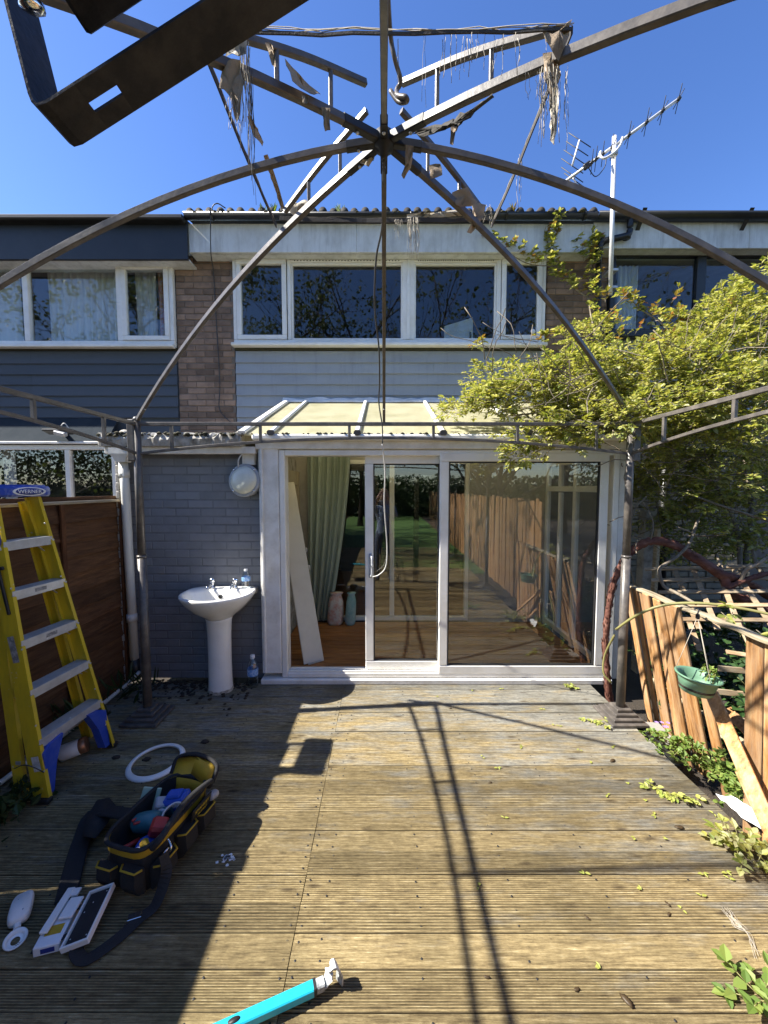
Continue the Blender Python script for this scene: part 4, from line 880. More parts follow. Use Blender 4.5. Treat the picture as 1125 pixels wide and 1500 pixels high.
# ------------------------------------------------------------------ gazebo frame
GB, GF, GW, HUBY = 2.83, .07, 1.80, 1.45
TZ = 2.215; HZB = 2.985
gz_ = world_thing('gazebo', 'bare brown metal gazebo frame with torn canopy scraps over the deck', 'gazebo', (0, HUBY, 0))
GM = 'gazebo_metal'
def rib_pt(dx, dy, s):          # s 0 at the hub, 1 at the eaves
    return V((dx * GW * s, HUBY + dy * (GB - HUBY) * s, HZB - (HZB - TZ - .02) * (.30 * s + .70 * s * s)))
corners = [(-1, 1), (1, 1), (1, -1), (-1, -1)]
for dx, dy in corners:
    x, y = dx * GW, HUBY + dy * (GB - HUBY)
    m = MB(); m.tube([(x, y, .075), (x, y, 1.25)], .031, 16); p = m.build('post', GM, gz_)
    m = MB(); m.tube([(x, y, 1.25), (x, y, TZ + .02)], .027, 16); m.box((x + dx * .03, y, TZ - .12), (.05, .07, .30), ch=.006); m.build('upper_post', GM, p)
    m = MB(); m.tube([(x, y, 1.235), (x, y, 1.252)], .034, 16); m.build('post_collar', GM, p)
    for k, (w, h) in enumerate(((.27, .022), (.215, .022), (.16, .022), (.11, .022))):
        m = MB(); m.box((x, y, .003 + k * .0235 + h / 2), (w, w, h), ch=.004); m.build('base_step', GM, p)
    m = MB(); m.lathe([(.022, 0), (.028, .012), (.016, .03), (.004, .036)], 12, (x, y, TZ + .02)); m.build('post_finial', GM, p)
def side(p, q, name='eave_rail'):
    p, q = V(p), V(q); n = 20
    m = MB(); m.rect([p, q], .022, .026); r_ = m.build(name, GM, gz_)
    arch = [p.lerp(q, k / n) + V((0, 0, -.215 + .115 * (1 - (2 * k / n - 1) ** 2))) for k in range(n + 1)]
    m = MB(); m.rect(arch, .018, .020); m.build('arched_rail', GM, gz_)
    for t in (.07, .25, .43, .60, .77, .93) if abs((q - p).x) > 1 else (.12, .30, .5, .70, .88):
        a = p.lerp(q, t); b_ = a + V((0, 0, -.215 + .115 * (1 - (2 * t - 1) ** 2)))
        m = MB(); m.rect([b_, a], .02, .02, up=(0, 1, 0)); m.build('rail_strut', GM, gz_)
side((-GW, GB, TZ), (GW, GB, TZ)); side((-GW, GF, TZ), (-GW, GB, TZ)); side((GW, GF, TZ), (GW, GB, TZ)); side((-GW, GF, TZ), (GW, GF, TZ))
for dx, dy in corners + [(-1, 0), (1, 0), (0, 1), (0, -1)]:
    diag = dx and dy; n = 16
    m = MB(); m.rect([rib_pt(dx, dy, .02 + .98 * k / n) for k in range(n + 1)], .022 if diag else .020, .027 if diag else .025); m.build('roof_rib', GM, gz_)
    m = MB(); m.rect([rib_pt(dx, dy, .015), rib_pt(dx, dy, .075)], .026, .03); m.build('rib_sleeve', 'rubber_black', gz_)
    for sb in (.05, .93):
        m = MB(); m.lathe([(.006, 0), (.006, .004), (.003, .006)], 8, rib_pt(dx, dy, sb) + V((0, 0, -.019)), Euler((R(180), 0, 0)).to_matrix()); m.build('bolt', 'rivet', gz_)
    if diag:
        m = MB(); e = rib_pt(dx, dy, 1); m.rect([e + V((0, 0, -.0)), e + V((dx * .10, dy * .06, -.14))], .02, .02); m.build('rib_foot', GM, gz_)
m = MB(); m.lathe([(.012, -.06), (.016, -.035), (.034, -.026), (.038, .0), (.034, .022), (.014, .03), (.012, .06)], 16, (0, HUBY, HZB)); m.build('hub', 'rubber_black', gz_)
up = {}
for dx, dy in corners:
    a, b_ = rib_pt(dx, dy, .035) + V((0, 0, .155)), rib_pt(dx, dy, .245) + V((0, 0, .078))
    mid_ = a.lerp(b_, .5) + V((0, 0, .012)); m = MB(); m.rect(spline([a, mid_, b_], 5), .018, .02); m.build('upper_rib', GM, gz_)
    for s in (.095, .175):
        q = rib_pt(dx, dy, s); t = (s - .035) / .21; m = MB(); m.rect([q, a.lerp(b_, t) + V((0, 0, .008))], .013, .013, up=(0, 1, 0)); m.build('upper_strut', GM, gz_)
    up[dx, dy] = rib_pt(dx, dy, .272) + V((0, 0, .055))
ring = [(-1, 1), (1, 1), (1, -1), (-1, -1), (-1, 1)]
for k, (a, b_) in enumerate(zip(ring, ring[1:])):
    p, q = up[a], up[b_]; sag = .012
    if k == 0: p = rib_pt(-1, 1, .262) + V((0, 0, .075)); q = rib_pt(1, 1, .262) + V((0, 0, .075))
    if k in (1, 3): # side webbing dips to the rear corners
        pass
    pts = [p.lerp(q, j / 12) + V((0, rnd(-.003, .003), -sag * (1 - (2 * j / 12 - 1) ** 2) + rnd(-.002, .002))) for j in range(13)]
    m = MB(); m.rect(pts, .004, .020 if k != 2 else .009, c=.2); m.build('webbing', 'webbing', gz_)
    m = MB()
    for j in range(3): m.tube([x + V((rnd(-.003, .003), rnd(-.003, .003), .008 + rnd(-.006, .006))) for x in pts], .0012, 3)
    m.build('frayed_edge', 'strand', gz_)
def scrap(outline, mat='torn_fabric', thick=(0, .0015, 0), jag=.008):
    """torn piece of canopy: a jagged outline in space, crumpled"""
    pts = []
    o = [V(p) for p in outline]
    for a, b_ in zip(o, o[1:] + o[:1]):
        n = max(2, int((b_ - a).length / .018))
        for k in range(n): pts.append(a.lerp(b_, k / n) + (rdir() * jag if k else V((0, 0, 0))))
    c = sum(pts, V()) / len(pts) + rdir() * .012; n = len(pts)
    m = MB(); t = V(thick)
    ringp = [c.lerp(p, .55) + V((0, rnd(-.012, .012), rnd(-.004, .004))) for p in pts]
    for off, flip in ((V((0, 0, 0)), False), (t, True)):
        fs = [(0, k + 1, (k + 1) % n + 1) for k in range(n)] + [(k + 1, n + k + 1, n + (k + 1) % n + 1, (k + 1) % n + 1) for k in range(n)]
        m.add([p + off for p in [c] + ringp + pts], [f_[::-1] for f_ in fs] if flip else fs, True)
    return m.build('canopy_scrap', mat, gz_)
def strands(p, n, ln, spread, mat='strand', r=.0008, drift=(0, 0, 0)):
    m = MB()
    for k in range(n):
        a = V(p) + V((rnd(-1, 1) * spread, rnd(-1, 1) * min(spread, .04) * .15, rnd(-.02, .0))); l = ln * rnd(.35, 1.0); pts = [a]
        for j in range(6): a = a + V((rnd(-.004, .004), rnd(-.004, .004), -l / 6)) + V(drift) / 6; pts.append(a)
        m.tube(pts, r * rnd(.7, 1.4), 3)
    return tag(m.build('loose_threads', mat, gz_), kind='stuff')
nr = up[1, -1]; Yn = nr.y
# near corner over the camera, right
scrap([at(795, 45, Y=Yn), at(838, 28, Y=Yn), at(830, 62, Y=Yn), at(818, 90, Y=Yn)], jag=.003)
scrap([at(795, 78, Y=Yn + .02), at(818, 70, Y=Yn + .02), at(822, 110, Y=Yn + .02), at(808, 142, Y=Yn + .02), at(800, 120, Y=Yn + .02)], jag=.005)
scrap([at(806, 120, Y=Yn + .03), at(816, 120, Y=Yn + .03), at(818, 160, Y=Yn + .03), at(812, 212, Y=Yn + .03), at(806, 205, Y=Yn + .03)], 'torn_fabric_pale', jag=.004)
strands(at(812, 95, Y=Yn), 26, .20, .035); strands(at(790, 100, Y=Yn), 12, .10, .05, 'webbing'); strands(at(640, 45, Y=Yn), 10, .12, .12); strands(at(735, 45, Y=Yn), 14, .11, .13); strands(at(622, 45, Y=Yn), 2, .34, .004)
# near corner, left
nl = up[-1, -1]; Yl = nl.y + .04
scrap([at(330, 65, Y=Yl), at(362, 52, Y=Yl), at(360, 78, Y=Yl), at(330, 82, Y=Yl)], 'torn_fabric_pale', jag=.004)
scrap([at(328, 92, Y=Yl), at(352, 88, Y=Yl), at(358, 120, Y=Yl), at(352, 160, Y=Yl), at(346, 178, Y=Yl), at(336, 140, Y=Yl), at(321, 128, Y=Yl)], jag=.006)
strands(at(358, 60, Y=Yl), 22, .32, .015); strands(at(345, 140, Y=Yl), 10, .10, .02); strands(at(366, 95, Y=Yl), 6, .36, .006, 'webbing')
scrap([at(388, 62, Y=1.1), at(397, 64, Y=1.1), at(404, 98, Y=1.1), at(398, 94, Y=1.1)], jag=.002)
scrap([at(417, 85, Y=1.18), at(440, 110, Y=1.22), at(470, 138, Y=1.28), at(448, 133, Y=1.22), at(428, 118, Y=1.18)], jag=.004)
scrap([at(470, 156, Y=1.28), at(484, 158, Y=1.28), at(484, 190, Y=1.28), at(476, 192, Y=1.28)], jag=.003); scrap([at(441, 138, Y=1.2), at(453, 142, Y=1.2), at(450, 152, Y=1.2), at(443, 150, Y=1.2)], jag=.002)
# left edge band from near corner to rear corner: fabric strip
scrap([at(362, 170, Y=1.35), at(367, 168, Y=1.35), at(386, 208, Y=1.5), at(384, 214, Y=1.5), at(372, 200, Y=1.42)], jag=.003)
scrap([at(386, 228, Y=1.55), at(392, 226, Y=1.55), at(418, 310, Y=1.8), at(412, 306, Y=1.8)], jag=.002)
scrap([at(420, 302, Y=1.82), at(448, 292, Y=1.78), at(452, 300, Y=1.78), at(430, 316, Y=1.82)], 'torn_fabric_pale', jag=.004)
# around the hub
scrap([at(527, 238, Y=1.5), at(552, 214, Y=1.48), at(548, 232, Y=1.5), at(540, 244, Y=1.5)], 'torn_fabric_pale', jag=.002)
scrap([at(594, 212, Y=1.42), at(606, 214, Y=1.42), at(602, 245, Y=1.44), at(592, 262, Y=1.44), at(588, 256, Y=1.44), at(594, 240, Y=1.42)], jag=.002)
scrap([at(600, 196, Y=1.38), at(650, 180, Y=1.3), at(690, 160, Y=1.22), at(722, 136, Y=1.15), at(724, 142, Y=1.15), at(690, 172, Y=1.22), at(660, 186, Y=1.28), at(616, 200, Y=1.36)], 'webbing', jag=.006)
scrap([at(660, 184, Y=1.3), at(674, 180, Y=1.3), at(668, 190, Y=1.3), at(664, 212, Y=1.3), at(659, 210, Y=1.3)], jag=.002)
scrap([at(628, 242, Y=1.55), at(645, 240, Y=1.55), at(648, 256, Y=1.55), at(630, 262, Y=1.55)], jag=.004)
scrap([at(662, 282, Y=1.66), at(685, 274, Y=1.66), at(700, 296, Y=1.68), at(690, 302, Y=1.68), at(668, 300, Y=1.66)], jag=.004)
scrap([at(690, 296, Y=1.74), at(712, 300, Y=1.76), at(708, 318, Y=1.76), at(690, 342, Y=1.76), at(684, 340, Y=1.74), at(698, 316, Y=1.74)], jag=.003)
strands(at(605, 318, Y=1.8), 26, .18, .022); strands(at(585, 320, Y=1.8), 10, .08, .02); strands(at(715, 300, Y=1.8), 10, .08, .02); strands(at(762, 225, Y=1.5), 8, .18, .006)
rr = rib_pt(1, 1, .262)
scrap([at(596, 314, Y=1.81), at(640, 312, Y=1.81), at(690, 309, Y=1.81), at(690, 315, Y=1.81), at(640, 318, Y=1.81), at(596, 319, Y=1.81)], 'torn_fabric_pale', jag=.002)
# hook rod over the hub
m = MB(); m.tube(spline([(0.0, .95, HZB + .055), at(571, 40, Y=1.18), at(578, 85, Y=1.22), at(587, 118, Y=1.26), at(581, 132, Y=1.27), at(583, 140, Y=1.25), at(594, 142, Y=1.23), at(596, 148, Y=1.24), at(584, 149, Y=1.26), at(572, 133, Y=1.27)], 6), .007, 8); m.build('lantern_hook', GM, gz_)
# bent strap close overhead
def strap(pts, w, t, name, mat='bracket_metal'):
    m = MB(); m.rect([V(p) for p in pts], w, t, up=(0, 0, 1), c=.2); return m.build(name, mat, gz_)
BY = .52
c0 = at(78, 192, Y=BY); e0 = at(440, -40, Y=BY + .0); dl = (e0 - c0).normalized()
def along(t): return c0 + dl * t
side_v = V((0, 1, 0))
def flat_strap(path, y0, y1, name, t=.0035):
    path = [V(p) for p in path]; rows = []
    for k, p in enumerate(path):
        tv = (path[min(k + 1, len(path) - 1)] - path[max(k - 1, 0)]); tv.y = 0; tv.normalize(); nv2 = tv.cross(V((0, 1, 0))) * (t / 2)
        rows.append([p + V((0, y0, 0)) - nv2, p + V((0, y1, 0)) - nv2, p + V((0, y1, 0)) + nv2, p + V((0, y0, 0)) + nv2])
    mb = MB(); mb.loft(rows, smooth=False); mb.build(name, 'bracket_metal', gz_)
top_ = at(14, -60, Y=BY); cc = along(0); arc = [cc + (top_ - cc).normalized() * .020, cc + (top_ - cc).normalized() * .009 + dl * .0015, cc + (top_ - cc).normalized() * .003 + dl * .006, along(.018)]
flat_strap([top_] + arc + [along(.058)], -.028, .028, 'strap_end')
flat_strap([along(.058), along(.100)], -.028, -.006, 'slot_edge'); flat_strap([along(.058), along(.100)], .006, .028, 'slot_edge')
flat_strap([along(.100), along(.3), along(.62)], -.028, .028, 'strap_bar')
BY2 = .47
p0, p1 = at(68, 20, Y=BY2), at(230, -90, Y=BY2)
m = MB(); dd = (p1 - p0).normalized(); M3 = Matrix((dd, V((0, 1, 0)), dd.cross(V((0, 1, 0))))).transposed(); m.box((p0 + p1) / 2 + V((.012, .01, .03)), ((p1 - p0).length * 1.0, .06, .032), M3, .004); m.build('strap_block', 'bracket_metal', gz_)
m = MB(); m.lathe([(.012, -.002), (.012, .004), (.006, .007)], 12, at(46, 6, Y=BY2 - .012), Euler((R(200), 0, 0)).to_matrix()); m.build('strap_screw', 'chrome', gz_)

# hanging lead from the hub to the door
hl = MB()
hl.tube(spline([(0.0, HUBY + .01, HZB - .06), at(560, 330, Y=1.9), at(551, 380, Y=2.1), at(549, 450, Y=2.3), at(555, 510, Y=2.5), at(556, 560, Y=2.7), at(555, 590, Y=2.78), at(560, 625, Y=2.81), at(560, 650, Y=2.82)], 8), .005, 6)
lead = tag(hl.build('hanging_lead', 'wire_dark'), 'thin lead drooping from the gazebo hub to the door handle', 'cable')
hl = MB(); hl.tube(spline([at(560, 650, Y=2.82), at(564, 690, Y=2.95), at(563, 740, Y=3.1), at(567, 800, Y=3.25), at(565, 830, Y=3.30), at(555, 842, Y=3.32), at(546, 845, Y=3.33)], 8), .005, 6); hl.build('white_end', 'wire_white', lead)

# ------------------------------------------------------------------ left fence of overlapping slats
lf = world_thing('panel_fence', 'dark brown overlap panel fence behind the yellow ladder', 'fence', (-2.33, 1, GZ))
def fence_panel(root, x, y0, y1, z0, z1, sl_n, face=1):
    hh = (z1 - z0) / sl_n
    if ('slat', sl_n, round(y1 - y0, 2)) not in _bm:
        meshes = []
        for q in range(3):
            n = 18; rows = []; ln = y1 - y0
            for k in range(n + 1):
                yy = -ln / 2 + ln * k / n; w = rnd(-.008, .008); w2 = rnd(-.004, .004)
                rows.append([V((-.006, yy, hh * .9)), V((.000, yy, hh * .9 + w2)), V((.030 + w2, yy, -hh * .5 + w)), V((.018, yy, -hh * .5 + w))])
            mb = MB(); mb.loft(rows, smooth=False); meshes.append(mb.mesh('slat'))
        _bm['slat', sl_n, round(y1 - y0, 2)] = meshes
    ms_ = _bm['slat', sl_n, round(y1 - y0, 2)]
    for k in range(sl_n): obj('slat', random.choice(ms_), 'fence_brown', root, (x, (y0 + y1) / 2, z0 + hh * (k + .5)), (0, 0, R(180) if face < 0 else 0))
    for t in (.0, .28, .65, 1.0):
        yy = y0 + .02 + (y1 - y0 - .04) * t; m = MB(); m.box((x + face * .040, yy, (z0 + z1) / 2), (.02, .036, z1 - z0), ch=.003); m.build('batten', 'fence_batten', root)
    m = MB(); m.box((x + face * .01, (y0 + y1) / 2, z1 + .012), (.07, y1 - y0, .022), ch=.005); m.build('capping', 'bare_rail' if face > 0 else 'fence_batten', root)
fence_panel(lf, -2.36, 1.60, 3.40, -.10, 1.63, 13)
yq = 1.5
for k in range(4):
    m = MB(); m.box((-2.36, 1.55 - k * 1.9, .75), (.09, .09, 1.85), ch=.006); m.build('fence_post', 'fence_batten', lf)
    fence_panel(lf, -2.36, 1.50 - k * 1.9 - 1.80, 1.50 - k * 1.9, -.10, 1.63, 13)
# right-hand garden: planks standing behind the camera, only seen in the glass
rf_ = world_thing('plank_fence', 'tall orange plank fence along the lawn, mirrored in the sliding door', 'fence', (2.3, -3, GZ))
pkm = []
for q in range(4):
    m = MB(); m.box((0, 0, 0), (.02, .115, 1.75), ch=.004); pkm.append(m.mesh('plank'))
for k in range(86):
    obj('plank', random.choice(pkm), 'picket', rf_, (2.30 + rnd(-.01, .01), 1.1 - k * .125, .70 + rnd(-.03, .03)), (rnd(-.01, .01), rnd(-.02, .02), 0))
for z in (.2, 1.2): m = MB(); m.box((2.34, -4.2, z), (.04, 10.7, .08), ch=.004); m.build('cross_rail', 'bare_rail', rf_)

# ------------------------------------------------------------------ broken picket fence on the right
bf = world_thing('broken_picket_fence', 'broken orange picket fence leaning over the edge of the deck', 'fence', (2.0, 2.4, GZ))
TX, TZf, BX, BZ = 1.86, 1.0, 2.12, -.14
def picket(y, w, l=None, yaw=0., lean=0., top=0., x=0.):
    l = l or (V((TX, 0, TZf)) - V((BX, 0, BZ))).length
    a = math.atan2(TX - BX, TZf - BZ)
    me = MB(); me.box((0, 0, l / 2), (.018, w, l), ch=.004)
    o = me.build('picket', 'picket', bf); o.location = (BX + x, y, BZ + top); o.rotation_euler = (lean, a, yaw); return o
yy = 2.97
for w, lean, top, dx in ((.062, .03, 0, 0), (.045, .035, .0, .01), (.05, .03, -.01, .025), (.066, .02, 0, 0), (.07, .03, -.01, .012), (.066, .01, -.03, 0), (.066, .0, -.02, .01)):
    yy -= w / 2 + .008; picket(yy, w, None, rnd(-.03, .03), lean + rnd(-.01, .01), top, dx); yy -= w / 2 + .008
picket(2.40, .085, None, .02, -.02, -.0); picket(2.25, .075, .72, 0, -.05, -.02); 
# the rail along their heads
m = MB(); pts = [V((TX + .03, 3.0, TZf + .01))]; 
for k in range(14): pts.append(V((TX + .03 + rnd(-.004, .004), 3.0 - k * .1, TZf - .0 + rnd(-.006, .006))))
m.rect(pts, .05, .022, c=.2); m.build('top_rail', 'bare_rail', bf)
for y, w in ((1.93, .10), (1.82, .105), (1.71, .10), (1.6, .1), (1.49, .1), (1.38, .1), (1.27, .1)):
    me = MB(); me.box((0, 0, .57), (.018, w - .006, 1.14), ch=.004); o = me.build('picket', 'picket', bf); o.location = (1.955, y, BZ); o.rotation_euler = (rnd(-.015, .015), -.03 + rnd(-.01, .01), rnd(-.02, .02))
# one plank has come away and slid across the gap
def loose(p, q, w, mat='picket', name='fallen_plank', t=.02, up=(.4, .2, 1)):
    m = MB(); m.rect([V(p), V(q)], w, t, up=V(up), c=.15); return m.build(name, mat, bf)
loose(at(1042, 1015, Y=2.18), at(1150, 1262, Y=1.62), .068, up=(-.8, -.5, .35)); loose(at(1065, 1040, Y=2.3), at(1110, 1085, Y=2.05), .06, up=(-.6, -.3, .7)); loose(at(1085, 1130, Y=1.98), at(1125, 1215, Y=1.8), .05, up=(-.8, -.3, .3))
m = MB(); m.rect([(2.16, 3.0, .2), (2.16, 1.3, .2)], .04, .07); m.build('lower_rail', 'bare_rail', bf)
# lattice trellis fallen behind it
tr = world_thing('trellis', 'collapsed timber lattice trellis behind the broken pickets', 'trellis', (2.5, 2.9, .5))
o_, ux, uy = V((2.22, 2.72, .78)), V((.93, -.32, .10)).normalized(), V((.16, .75, .42)).normalized()
nn = ux.cross(uy)
for k in range(5):
    a = o_ + uy * (.02 + .14 * k) + nn * .012; m = MB(); m.rect([a - ux * .1, a + ux * 1.2], .034, .012, up=nn); m.build('lattice_slat', 'trellis', tr)
for k in range(9):
    a = o_ + ux * (.0 + .145 * k); m = MB(); m.rect([a - uy * .06 + ux * rnd(-.04, .04), a + uy * (.66 + rnd(-.06, .03)) + ux * (.10 + rnd(-.04, .04))], .034, .012, up=nn); m.build('lattice_slat', 'trellis', tr)
for k in range(7):
    a = o_ + ux * (-.05 + .15 * k) + V((.03, -.12, -.16)); m = MB(); m.rect([a, a + ux * .16 + V((0, -.02, -.02))] if k % 2 else [a, a + uy * .3 + ux * .05], .034, .012, up=nn); m.build('lattice_slat', 'trellis', tr)
for z, xx in ((.30, 2.1), (.47, 2.1), (.62, 2.1)):
    m = MB(); m.rect([(xx, 2.35, z), (2.75, 2.15, z + .02)], .012, .034, up=(0, 0, 1)); m.build('lattice_slat', 'trellis', tr)
# old post with peeling paint behind
op = MB(); op.box((at(943, 860, Y=3.75).x, 3.75, .72), (.11, .10, 1.62), (0, R(1), 0), .008); tag(op.build('old_post', 'mortar_white'), 'old timber post with peeling white paint behind the red vine', 'post')
op = MB(); op.box((at(957, 880, Y=3.6).x, 3.6, .62), (.035, .05, 1.5), (0, R(1), 0), .005); tag(op.build('old_stake', 'bare_rail'), 'thin bare stake standing beside the peeling white post', 'post')

# ------------------------------------------------------------------ step ladder
ld = world_thing('step_ladder', 'yellow fibreglass step ladder folded and leaning by the brown fence', 'ladder', (-1.9, 2.27, 0))
def channel(p, q, out, w, d, name, parent, flange=.022, mat='fibreglass_yellow'):
    """C section rail: web facing out, flanges turned in"""
    t = .004; p, q = V(p), V(q)
    prof = [(-w / 2, 0), (w / 2, 0), (w / 2, -flange), (w / 2 - t, -flange), (w / 2 - t, -t), (-w / 2 + t, -t), (-w / 2 + t, -flange), (-w / 2, -flange)]
    m = MB(); m.sweep([p, q], prof, up=V(out)); return m.build(name, mat, parent)
F1, T1 = V((-1.86, 2.50, .012)), V((-2.185, 2.40, 1.70)); F0, T0 = V((-1.90, 2.03, .012)), V((-2.205, 2.135, 1.70))
near = channel(F0, T0, (0, -1, 0), .085, .03, 'front_rail', ld); far = channel(F1, T1, (0, 1, 0), .085, .03, 'front_rail', ld)
sh = V((-.12, 0, 0))
n2 = channel(F0 + V((-.135, .02, .0)), T0 + V((-.055, .02, -.03)), (0, -1, 0), .06, .03, 'rear_rail', ld); f2 = channel(F1 + V((-.135, -.0, .06)), T1 + V((-.055, .0, -.03)), (0, 1, 0), .06, .03, 'rear_rail', ld)
for k, z in enumerate((.335, .61, .885, 1.16, 1.435)):
    t = z / 1.69; a, b_ = F0.lerp(T0, t) + V((0, .004, 0)), F1.lerp(T1, t) - V((0, .004, 0))
    ay = (b_ - a).normalized(); m = MB()
    c_ = (a + b_) / 2; ln = (b_ - a).length
    ang = math.atan2(-(b_ - a).x, (b_ - a).y)
    Mz = Euler((0, 0, ang)).to_matrix()
    m.box(c_ + V((-.0, 0, .0)), (.088, ln, .004), Mz, .001)
    for q in range(7): m.box(c_ + Mz @ V((-.036 + q * .012, 0, .003)), (.006, ln - .002, .003), Mz, .0008)
    m.box(c_ + Mz @ V((.045, 0, -.022)), (.004, ln, .052), Mz, .001); m.box(c_ + Mz @ V((-.045, 0, -.016)), (.003, ln, .034), Mz, .001)
    st = m.build('step', 'aluminium', ld)
    if k in (2, 3):
        m = MB(); m.box(c_ + Mz @ V((.0475, .0, -.02)), (.001, .07, .022), Mz); m.build('step_label', 'sticker_grey', st)
    for e in (a, b_):
        m = MB(); m.lathe([(.007, -.003), (.007, .002), (.003, .004)], 8, e + V((.047, 0, -.02)), Euler((0, R(90), 0)).to_matrix()); m.build('rivet', 'rivet', st)
    m = MB(); m.rect([c_ + Mz @ V((-.02, ln / 2 - .09, -.004)), b_ + V((-.01, -.004, -.09))], .012, .004); m.rect([c_ + Mz @ V((-.02, -ln / 2 + .09, -.004)), a + V((-.01, .004, -.09))], .012, .004); m.build('step_brace', 'aluminium', st)
for z in (.20,):
    a, b_ = F0 + V((-.15, .03, z)), F1 + V((-.15, -.01, z)); m = MB(); m.rect([a, b_], .03, .02); m.build('rear_bar', 'aluminium', ld)
cp = (T0 + T1) / 2 + V((.0, 0, .03)); cap = MB()
an = math.atan2(-(T1 - T0).x, (T1 - T0).y); Mz = Euler((0, 0, an)).to_matrix()
cap.box(cp, (.17, .34, .062), Mz, .012); cap.box(cp + V((0, 0, .034)), (.13, .30, .012), Mz, .004); co = cap.build('top_cap', 'blue_cap', ld)
m = MB(); rg = [[cp + Mz @ V((.0855 + e, .10 * s * math.cos(t) + .03, .026 * s * math.sin(t))) for t in [2 * math.pi * k / 28 for k in range(28)]] for e, s in ((0, 1), (.0012, 1), (.0014, .86))]
m.loft(rg); m.build('badge_rim', 'print_white', co)
m = MB(); m.loft([[cp + Mz @ V((.0872 + e, .084 * math.cos(t) + .03, .0205 * math.sin(t))) for t in [2 * math.pi * k / 28 for k in range(28)]] for e in (0, .0006)]); m.build('badge_field', 'print_blue', co)
TM = Matrix.Translation(cp + Mz @ V((.0884, .03, -.001))) @ Mz.to_4x4() @ Matrix(((0, 0, 1, 0), (1, 0, 0, 0), (0, 1, 0, 0), (0, 0, 0, 1)))
text('lettering', 'WERNER', .031, 'print_white', co, TM, sx=1.15)
# blue foot braces and feet
for (p, q, s) in ((F0, F1, 1), (F1, F0, -1)):
    d = (q - p).normalized(); m = MB(); a = p + V((.0, 0, .0)) + d * .02
    m.prism([a + V((.02, 0, .02)), a + V((.005, 0, .26)), a + d * .05 + V((-.0, 0, .29)), a + d * .13 + V((0, 0, .30)), a + d * .07 + V((.01, 0, .17)), a + d * .035 + V((.02, 0, .02))], V((-.05, 0, 0))); m.build('foot_brace', 'blue_plastic', ld)
    m = MB(); m.box(p + V((.0, 0, .008)), (.10, .04, .03), ch=.006); m.build('rubber_foot', 'rubber_black', ld)
# stickers, grey strap, cord
def on_near(t, off=.0, out=.006): 
    p = F0.lerp(T0, t); return p + V((off, -out, 0))
tilt = math.atan2((T0 - F0).x, (T0 - F0).z)
for (t, off, sz, mat, nm) in ((.125, .012, (.04, .001, .085), 'sticker_white', 'small_label'), (.50, .0, (.035, .001, .15), 'sticker_grey', 'warning_label'), (.86, .0, (.06, .001, .13), 'print_white', 'maker_label')):
    m = MB(); m.box(on_near(t, off), sz, (0, tilt, 0)); m.build(nm, mat, near)
m = MB(); m.lathe([(.045, 0), (.045, .001)], 20, on_near(.86, .0, .0075), Euler((R(90), 0, 0)).to_matrix(), sy=1.5); m.build('maker_badge', 'print_blue', near)
text('lettering', 'WERNER', .024, 'print_white', near, Matrix.Translation(on_near(.86, .0, .009)) @ Euler((R(90), R(90), 0)).to_matrix().to_4x4())
m = MB(); m.box(on_near(.69, .01, .012), (.018, .012, .26), (0, tilt, 0), .004); m.box(on_near(.765, .0, .012), (.07, .012, .02), (0, tilt, 0), .004); m.build('tool_strap', 'rubber_black', near)
m = MB(); m.tube(spline([F0 + V((-.13, -.01, .20)), F0 + V((-.06, -.03, .235)), F0 + V((.0, -.03, .22)), F0 + V((.02, .0, .17))], 6), .003, 5); m.build('tie_cord', 'wire_dark', near)
for z in (.1, .25, .5, .7, .9):
    for f_, t_, yo in ((F0, T0, -.002), (F1, T1, -.03)):
        m = MB(); p = f_.lerp(t_, z) + V((.043, yo, 0)); m.lathe([(.006, 0), (.006, .003), (.002, .004)], 8, p, Euler((0, R(90), 0)).to_matrix()); m.build('rivet', 'rivet', near if f_ is F0 else far)
def yaw(x1, y1, x2, y2):
    a, b_ = at(x1, y1, Z=.02), at(x2, y2, Z=.02); return math.atan2(-(a - b_).x, (a - b_).y)
# ------------------------------------------------------------------ tool bag and the things beside it
bx_, by_ = -1.085, 1.77
tb = thing('tool_bag', 'open black and yellow tool bag full of tools on the deck', 'tool bag', (bx_, by_, 0), (0, 0, R(-14))); tb.scale = (.93, .88, .78)
def bring(w, l, z, r=.06, n=28, ox=0, wob=0):
    out = []
    for k in range(n):
        t = 2 * math.pi * k / n; c, s = math.cos(t), math.sin(t)
        out.append(V((ox + w / 2 * math.copysign(abs(c) ** .45, c) + rnd(-wob, wob), l / 2 * math.copysign(abs(s) ** .45, s) + rnd(-wob, wob), z)))
    return out
m = MB(); m.loft([bring(.27, .46, .003), bring(.29, .48, .02), bring(.285, .485, .09, wob=.010), bring(.275, .475, .15, wob=.010), bring(.265, .47, .20, wob=.006)], capt=False); m.build('outer_shell', 'bag_black', tb)
m = MB(); m.loft([bring(.265, .47, .20), bring(.27, .48, .245, wob=.003), bring(.262, .472, .26), bring(.252, .462, .258)], capb=False, capt=False); m.build('yellow_band', 'bag_yellow', tb)
m = MB(); m.loft([bring(.25, .46, .256), bring(.246, .455, .20), bring(.24, .45, .06)], capb=False); m.build('inner_lining', 'bag_black', tb)
m = MB(); m.loft([[V((x, .222 - .01 * abs(x) * 9 + o, z)) for x in (-.11, -.06, 0, .06, .11)] + [V((x, .226 - .01 * abs(x) * 9 + o, z)) for x in (.11, .06, 0, -.06, -.11)] for z, o in ((.12, -.01), (.2, 0), (.25, .004))]); m.build('yellow_lining', 'bag_yellow', tb)
m = MB(); rr_ = bring(.272, .482, .258); m.tube(rr_ + rr_[:2], .011, 8); m.build('rim_tube', 'bag_black', tb)
